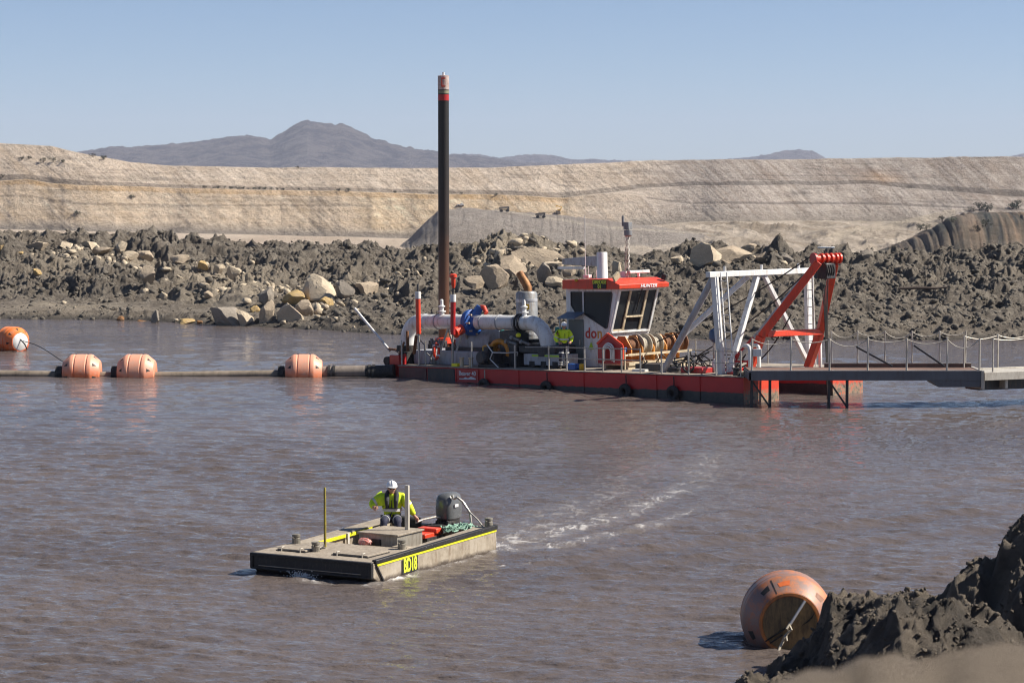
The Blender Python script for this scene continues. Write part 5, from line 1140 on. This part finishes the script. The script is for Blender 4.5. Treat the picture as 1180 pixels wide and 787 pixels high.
# bearing px, base px, width px, height px, material, label
ROCKS = [
 (366, 347, 46, 26, 3, 'largest cream boulder crowning the pale rock heap by the far shore', 'b'),
 (340, 352, 34, 18, 1, 'ochre boulder in front of the largest cream boulder on the rock heap', 'b'),
 (397, 345, 24, 17, 2, 'grey boulder just right of the largest cream boulder on the rock heap', 'b'),
 (421, 338, 34, 16, 0, 'tan boulder with a dark hollow on the bank above the white stern boom', 'b'),
 (306, 352, 22, 20, 2, 'leaning grey boulder at the left edge of the pale rock heap', 'b'),
 (263, 376, 44, 23, 2, 'big grey boulder standing in the shallows, largest at the waterline', 'b'),
 (281, 376, 20, 20, 3, 'pale boulder leaning on the right side of the big grey waterline boulder', 'b'),
 (330, 370, 30, 20, 3, 'cream boulder low in the rock heap just above the waterline', 'b'),
 (352, 364, 26, 14, 0, 'tan boulder low on the right of the rock heap near the water', 'b'),
 (308, 372, 18, 22, 0, 'upright tan slab between the grey waterline boulder and the rock heap', 'b'),
 (293, 360, 13, 9, 1, 'bright ochre stone tucked behind the grey waterline boulder', 'b'),
 (374, 352, 16, 10, 1, 'small ochre stone at the foot of the largest cream boulder', 'b'),
 (178, 375, 9, 18, 2, 'upright narrow stone with a pale cap standing in the water at the left shore', 's'),
 (215, 374, 22, 7, 1, 'low flat ochre stone awash at the shore left of the grey waterline boulder', 's'),
 (230, 374, 10, 5, 4, 'small rust stone between the flat ochre stone and the grey waterline boulder', 's'),
 (139, 371, 9, 5, 4, 'small rust stone at the waterline left of the upright narrow stone', 's'),
 (163, 373, 10, 4, 4, 'tiny rust stone awash beside the foot of the upright narrow stone', 's'),
 (44, 286, 26, 7, 0, 'flat pinkish tan slab high on the far left of the mud bank', 's'),
 (74, 287, 17, 9, 3, 'pale angular rock right of the flat slab high on the left bank', 's'),
 (103, 288, 22, 10, 3, 'broad pale rock at the start of the rock trail on the left bank', 's'),
 (117, 294, 30, 9, 0, 'long tan rock in the trail of pale rocks across the left bank', 's'),
 (138, 290, 16, 9, 3, 'pale rock in the middle of the rock trail on the left bank', 's'),
 (150, 300, 16, 8, 3, 'pale rock below the middle of the rock trail on the left bank', 's'),
 (168, 325, 21, 15, 0, 'round tan boulder standing alone below the rock trail on the left bank', 's'),
 (189, 345, 12, 6, 3, 'small pale stone alone on the muddy slope above the upright shore stone', 's'),
 (166, 300, 18, 10, 0, 'tan rock just above the round lone boulder on the left bank', 's'),
 (205, 304, 20, 9, 0, 'tan rock right of centre in the rock trail on the left bank', 's'),
 (234, 312, 13, 10, 1, 'yellowish rock near the right end of the left rock trail', 's'),
 (252, 316, 14, 12, 3, 'pale block near the right end of the left rock trail', 's'),
 (272, 320, 16, 13, 3, 'pale block ending the rock trail above the pale rock heap', 's'),
 (241, 345, 14, 8, 0, 'tan stone alone between the rock trail and the grey waterline boulder', 's'),
 (1, 293, 8, 8, 1, 'bright ochre stone at the very left end of the mud bank', 's'),
 (23, 296, 9, 4, 1, 'small yellowish stone near the left end of the mud bank', 's'),
 (42, 317, 11, 6, 1, 'small yellowish stone half way up the left end of the mud bank', 's'),
 (618, 307, 66, 21, 0, 'long slanted tan slab on the ridge behind the exhaust silencer', 'd'),
 (588, 318, 34, 22, 0, 'rough tan rock under the long slanted slab behind the silencer', 'd'),
 (640, 307, 28, 6, 3, 'flat pale slab end poking out right of the long slanted slab', 'd'),
 (573, 333, 36, 22, 0, 'tilted tan block left of the rusty exhaust outlet', 'd'),
 (545, 333, 30, 16, 0, 'rough tan rock between the dark spud pole and the silencer', 'd'),
 (628, 326, 18, 20, 2, 'upright grey slab right of the rusty exhaust outlet', 'd'),
 (640, 332, 26, 9, 3, 'pale slab lying right of the upright grey slab', 'd'),
 (655, 320, 18, 10, 0, 'tan rock just left of the cabin roof', 'd'),
 (710, 320, 11, 24, 3, 'upright pale stone behind the cabin roof', 'd'),
 (781, 304, 17, 9, 3, 'smooth oval cream boulder on the ridge right of the mast', 'd'),
 (813, 303, 40, 20, 3, 'large pale boulder with a dark shaded side on the ridge above the gantry', 'd'),
 (845, 303, 46, 17, 0, 'large tan boulder right beside the pale boulder above the gantry', 'd'),
 (878, 303, 20, 11, 0, 'tan boulder on the ridge left of the red frame head', 'd'),
 (905, 302, 18, 9, 2, 'grey boulder on the ridge just left of the red frame head', 'd'),
 (860, 292, 24, 9, 0, 'tan rock on the skyline of the bank above the gantry beam', 'd'),
 (1000, 300, 14, 12, 2, 'grey rock on the bank just right of the red frame head', 'd'),
]
GR = {'b': 'boulders of the pale rock heap', 's': 'rocks along the left bank', 'd': 'rocks on the ridge behind the dredge'}
for i, (px_, py_, w_, h_, mi, lab, g_) in enumerate(ROCKS):
    p = on_bank(px_, py_); s_ = p.y/FOC
    o = rock_mesh(100+i, 14).build('boulder', RM[mi], ang=14); W_, H_ = w_*s_*.74, h_*s_*.92
    o.location = (p.x, p.y+W_*.3, p.z+H_*.40); o.scale = (W_, W_*random.uniform(.6, .9), H_)
    o.rotation_euler = (random.uniform(-.12, .12), random.uniform(-.15, .15) if px_ not in (618,) else .32, random.uniform(-.4, .4)); tag(o, lab, 'rock', GR[g_])

# rubble and clods: nobody could count them
def scatter(name, pts, sizes, mat, squash=.7, seed=0, sub=1):
    rg = np.random.RandomState(seed); shapes = []
    for k in range(10):
        bm = bmesh.new(); bmesh.ops.create_icosphere(bm, subdivisions=sub, radius=1); r2 = random.Random(seed*31+k)
        pl = [(Vector((r2.gauss(0, 1), r2.gauss(0, 1), r2.gauss(0, 1))).normalized(), r2.uniform(.4, .8)) for _ in range(6)]
        for v in bm.verts:
            for n, d in pl:
                q_ = v.co.dot(n)-d
                if q_ > 0: v.co -= n*q_
            v.co *= r2.uniform(.82, 1.15)
        bm.verts.index_update(); shapes.append((np.array([v.co[:] for v in bm.verts]), np.array([[v.index for v in f.verts] for f in bm.faces]))); bm.free()
    vs = []; fs = []; o_ = 0
    for i, (p, s) in enumerate(zip(pts, sizes)):
        v, f = shapes[i % 10]; a, b_, c_ = rg.uniform(0, 6.28, 3)
        M = np.array(Euler((a, b_, c_)).to_matrix()); sc = np.array([rg.uniform(.7, 1.4), rg.uniform(.7, 1.3), rg.uniform(.5, 1)])*s
        q = (v*sc)@M.T; q[:, 2] *= squash; vs.append(q+p); fs.append(f+o_); o_ += len(v)
    V_ = np.concatenate(vs); F_ = np.concatenate(fs); me = bpy.data.meshes.new(name)
    me.vertices.add(len(V_)); me.vertices.foreach_set('co', V_.reshape(-1).astype(np.float32)); me.loops.add(F_.size); me.loops.foreach_set('vertex_index', F_.reshape(-1).astype(np.int32))
    me.polygons.add(len(F_)); me.polygons.foreach_set('loop_start', np.arange(0, F_.size, 3, dtype=np.int32)); me.update(calc_edges=True)
    me.materials.append(mat); o = bpy.data.objects.new(name, me); COL.objects.link(o); o['kind'] = 'stuff'; return o
rg = np.random.RandomState(5)
def bank_pts(n, pxs, ts):
    px_ = rg.uniform(*pxs, n); t = rg.uniform(*ts, n); ds = interp(px_, SHORE); dt = interp(px_, TOPD); r = ds+t*(dt-ds)
    return px_, r, t
px_, r_, t_ = bank_pts(20000, (-60, 1240), (.0, 1.08)); left = sm(420, 250, px_)
keep = rg.rand(20000) > left*sm(.02, .05, t_)*(1-sm(.2, .32, t_))*.85
px_, r_ = px_[keep], r_[keep]; sz = .045+.20*rg.rand(len(px_))**4.0
z_ = bank_z(px_, r_)+sz*.15
CLOD = rockmat('mud_clod', (.15, .13, .105), (.085, .072, .06))
scatter('mud_clods', np.stack([px_dir(px_)*r_, r_, z_], -1), sz*1.25, CLOD, .75, 1)
# pale rubble follows the pale patches
px_, r_, t_ = bank_pts(26000, (-60, 1240), (.0, 1.05))
def blob2(cx, ct, wx, wt): return np.exp(-((px_-cx)/wx)**2-((t_-ct)/wt)**2)
den = .9*blob2(130, .66, 80, .07)+.9*blob2(230, .55, 60, .09)+.7*blob2(290, .34, 60, .11)+.9*blob2(600, .72, 65, .13)+.5*blob2(430, .42, 45, .1)+.3*blob2(830, .85, 80, .1)+.9*np.exp(-((px_-365)/38)**2-((t_-.22)/.12)**2)+.5*np.exp(-((px_-430)/30)**2-((t_-.30)/.08)**2)+.004
k = rg.rand(len(px_)) < den*.55; px_, r_ = px_[k], r_[k]; sz = .04+.34*rg.rand(len(px_))**2.8
scatter('rubble', np.stack([px_dir(px_)*r_, r_, bank_z(px_, r_)+sz*.2], -1), sz*1.2, RM[3], .7, 2)
# clods on the near bank
n = 16000; X_ = rg.uniform(2.4, 10.5, n); Y_ = rg.uniform(27, 39.5, n); z_ = near_z(X_, Y_); p_ = 590+FOC*X_/Y_
k = (z_ > -.1) & (p_ > 840) & (p_ < 1300); X_, Y_, z_ = X_[k], Y_[k], z_[k]; sz = .009+.040*rg.rand(len(X_))**5
scatter('near_clods', np.stack([X_, Y_, z_+sz*.2], -1), sz*1.25, rockmat('near_clod_mud', (.19, .155, .117), (.09, .072, .056)), .8, 3)

# ================================================================== PLANTS, VEHICLES, LOG
leafm = [paint('olive_leaves', (.075, .072, .04), .9, 0, .4), paint('dark_leaves', (.05, .056, .034), .9, 0, .4)]
barkm = paint('bark', (.12, .09, .06), .9, 0, .2)
def bush_proto(seed, tall):
    rg = random.Random(seed); t = MB()
    for k in range(4):
        a = rg.uniform(0, 6.28); t.path([(0, 0, -.15), (.08*math.cos(a), .08*math.sin(a), .25), (.3*math.cos(a), .3*math.sin(a), .55*tall)], [.05, .04, .015], 6)
    c = MB(); cl = [(rg.gauss(0, .33), rg.gauss(0, .3), rg.uniform(.3, .85)*tall, rg.uniform(.16, .34)) for _ in range(11)]
    for k in range(330):
        x, y, z, r = rg.choice(cl); d = Vector((rg.gauss(0, 1), rg.gauss(0, 1), rg.gauss(0, 1))).normalized()*r*rg.random()**.4
        p = Vector((x, y, z))+d; a = Vector((rg.gauss(0, 1), rg.gauss(0, 1), rg.gauss(0, 1))).normalized(); b_ = a.orthogonal().normalized(); s = rg.uniform(.04, .085)
        c.add([p-a*s, p+b_*s*.6, p+a*s, p-b_*s*.6], [(0, 1, 2, 3)])
    return t, c
BP = [bush_proto(k, (.8, 1.0, 1.4, .7)[k]) for k in range(4)]
bmeshes = []
for k, (t, c) in enumerate(BP):
    root = empty('bush', None, None); t.build('trunk', barkm, root); c.build('crown', leafm[k % 2], root, smooth=False); bmeshes.append(root)
used = set()
def bush(px_, py_, hpx, k, lab, group, rmin=300):
    p = on_pit(px_, py_, rmin); root = bmeshes[k] if k not in used else copy_tree(bmeshes[k]); used.add(k)
    s_ = hpx*p.y/FOC; root.location = (p.x, p.y, p.z-.1*s_); root.scale = (s_*1.15, s_*1.0, s_); root.rotation_euler = (0, 0, random.uniform(0, 6)); tag(root, lab, 'bush', group)
BL = 'small dark bush in the row along the upper bench of the pit wall'
for px_ in (236, 247, 252, 259, 266, 271, 276, 281, 287, 293, 299, 306, 313, 320, 327, 345, 391, 402, 455, 497, 532, 572): bush(px_, interp(px_, [(0, 214), (230, 217), (400, 221), (572, 226)]), random.uniform(2.6, 4.5), random.randrange(4), BL, 'bushes along the upper bench')
for px_, py_, h, lab in ((27, 185, 6, 'dark bush near the crest, leftmost of the group on the upper left slope'), (35, 184, 5, 'dark bush beside the leftmost bush of the upper left slope'), (52, 187, 7, 'widest grey green bush of the group on the upper left slope'), (62, 188, 6, 'grey green bush between the widest bush and the last one of that group'), (73, 188, 5, 'rightmost bush of the group on the upper left slope'), (108, 181, 5, 'small bush just under the left skyline above the long bench'), (121, 184, 6, 'dark bush on the slope just right of the small skyline bush'), (4, 205, 5, 'dark bush at the left frame edge on the yellow bench'), (152, 229, 6, 'wide low bush on top of the yellow cliff at the left'), (89, 248, 7, 'lone round bush on the yellow slope at the lower left'), (174, 186, 3, 'tiny bush on the skyline where the rim meets the grey hills'), (344, 195, 3, 'tiny bush just under the rim below the mountain peak')):
    bush(px_, py_, h, random.randrange(4), lab, 'bushes on the left pit slope')
for px_, py_, h, lab in ((1128, 242, 10, 'tall bush on the crest of the gullied spoil hill, left of a pair'), (1138, 244, 10, 'round bush on the crest of the gullied hill, right of a pair'), (1166, 241, 11, 'wide dark bush on the right end of the gullied spoil hill crest'), (1117, 244, 7, 'small bush at the left end of the gullied hill crest'), (1097, 256, 9, 'bush on the left flank of the gullied hill above the haul road'), (1085, 256, 7, 'slim bush beside the haul road on the left flank of the hill'), (1060, 266, 8, 'slim bush at the left foot of the gullied spoil hill'), (1067, 266, 7, 'second slim bush at the left foot of the gullied spoil hill'), (1135, 262, 9, 'bush half way down the gullied spoil hill'), (1126, 268, 8, 'low bush in a gully half way down the spoil hill'), (1172, 236, 7, 'bush near the right frame edge on the skyline of the spoil hill')):
    bush(px_, py_, h, random.randrange(4), lab, 'bushes on the gullied spoil hill', 430)
# mine vehicles, a few pixels each
def wheel(mb_parent, x, y, r): MB().tube((x, y-.12, r), (x, y+.12, r), r, n=12).build('wheel', BLACK, mb_parent)
def truck(col):
    r0 = empty('haul_truck', None, None)
    MB().lohi((-1.6, -.7, .5), (1.7, .7, .8)).build('chassis', DARK, r0); MB().prism([(-1.9, -.85, 1.0), (1.0, -.85, 1.15), (1.9, -.85, 2.1), (.9, -.85, 2.0), (-1.7, -.85, 1.75)], (0, 1.7, 0)).build('dump_body', col, r0)
    c = MB().lohi((1.1, -.65, .8), (1.8, .3, 1.7)).build('cab', col, r0); MB().lohi((1.2, -.66, 1.3), (1.7, -.65, 1.6)).build('window', GLASS, c)
    for x in (-1.1, 1.2):
        for y in (-.75, .75): wheel(r0, x, y, .5)
    return r0
DY = paint('dusty_truck', (.20, .17, .14), .7, 0, .2)
tA = truck(DY); tB = copy_tree(tA)
def put(o, px_, py_, rz, lab, cat, sc=1, rmin=232, gr=None):
    p = on_pit(px_, py_, rmin); o.location = p; o.rotation_euler = (0, 0, rz); o.scale = (sc,)*3; tag(o, lab, cat, gr)
put(tA, 581, 245, .2, 'dusty dark haul truck on the pit road, left of its twin', 'truck', 1.0, 700, 'haul trucks on the pit road')
put(tB, 623, 252, -.2, 'dusty dark haul truck on the pit road, right of its twin', 'truck', 1.0, 700, 'haul trucks on the pit road')
dg_ = empty('excavator', None, None); MB().lohi((-1, -.7, 0), (1, -.3, .6)).build('track', BLACK, dg_); MB().lohi((-1, .3, 0), (1, .7, .6)).build('track', BLACK, dg_)
MB().lohi((-.9, -.7, .7), (.8, .7, 1.5)).build('body', DY, dg_); MB().lohi((-.2, -.8, 1.5), (1, .8, 2.0)).build('cab_roof', YEL, dg_); MB().path([(.8, 0, 1.4), (1.6, 0, 3.0), (-.6, 0, 3.5), (-1.0, 0, 3.2)], .22, 6).build('boom', YEL, dg_)
put(dg_, 643, 247, .1, 'yellow and black excavator working above the two haul trucks in the pit', 'excavator', .95, 900)
ut = empty('utility_vehicle', None, None); MB().lohi((-1.3, -.5, .3), (1.3, .5, .75)).build('body', WHITE, ut, bevel=.05); MB().lohi((-.1, -.48, .75), (.8, .48, 1.2)).build('cabin', WHITE, ut, bevel=.08)
for x in (-.8, .8):
    for y in (-.5, .5): wheel(ut, x, y, .28)
put(ut, 531, 238, .1, 'small white utility vehicle parked on the grey dump right of the spud pole', 'vehicle', 1.1, 700)
p = on_bank(1062, 341); lg = MB().path([(-1.3, 0, 0), (-.3, 0, .05), (.6, 0, .02), (1.5, .1, .1)], [.07, .08, .07, .04], 8).build('log', paint('weathered_log', (.07, .05, .04), .9, 0, .2)); lg.location = p+V(0, -.3, .35); tag(lg, 'thin dark log lying across the grey mud bank above the gangway', 'log')
p = on_bank(952, 292); pt = MB().lohi((-.55, -.1, 0), (.55, .1, .12)).build('pipe_offcut', WHITE, bevel=.03); pt.location = p+V(0, 0, .25); tag(pt, 'short white pipe offcut on the ridge behind the red frame head', 'pipe')
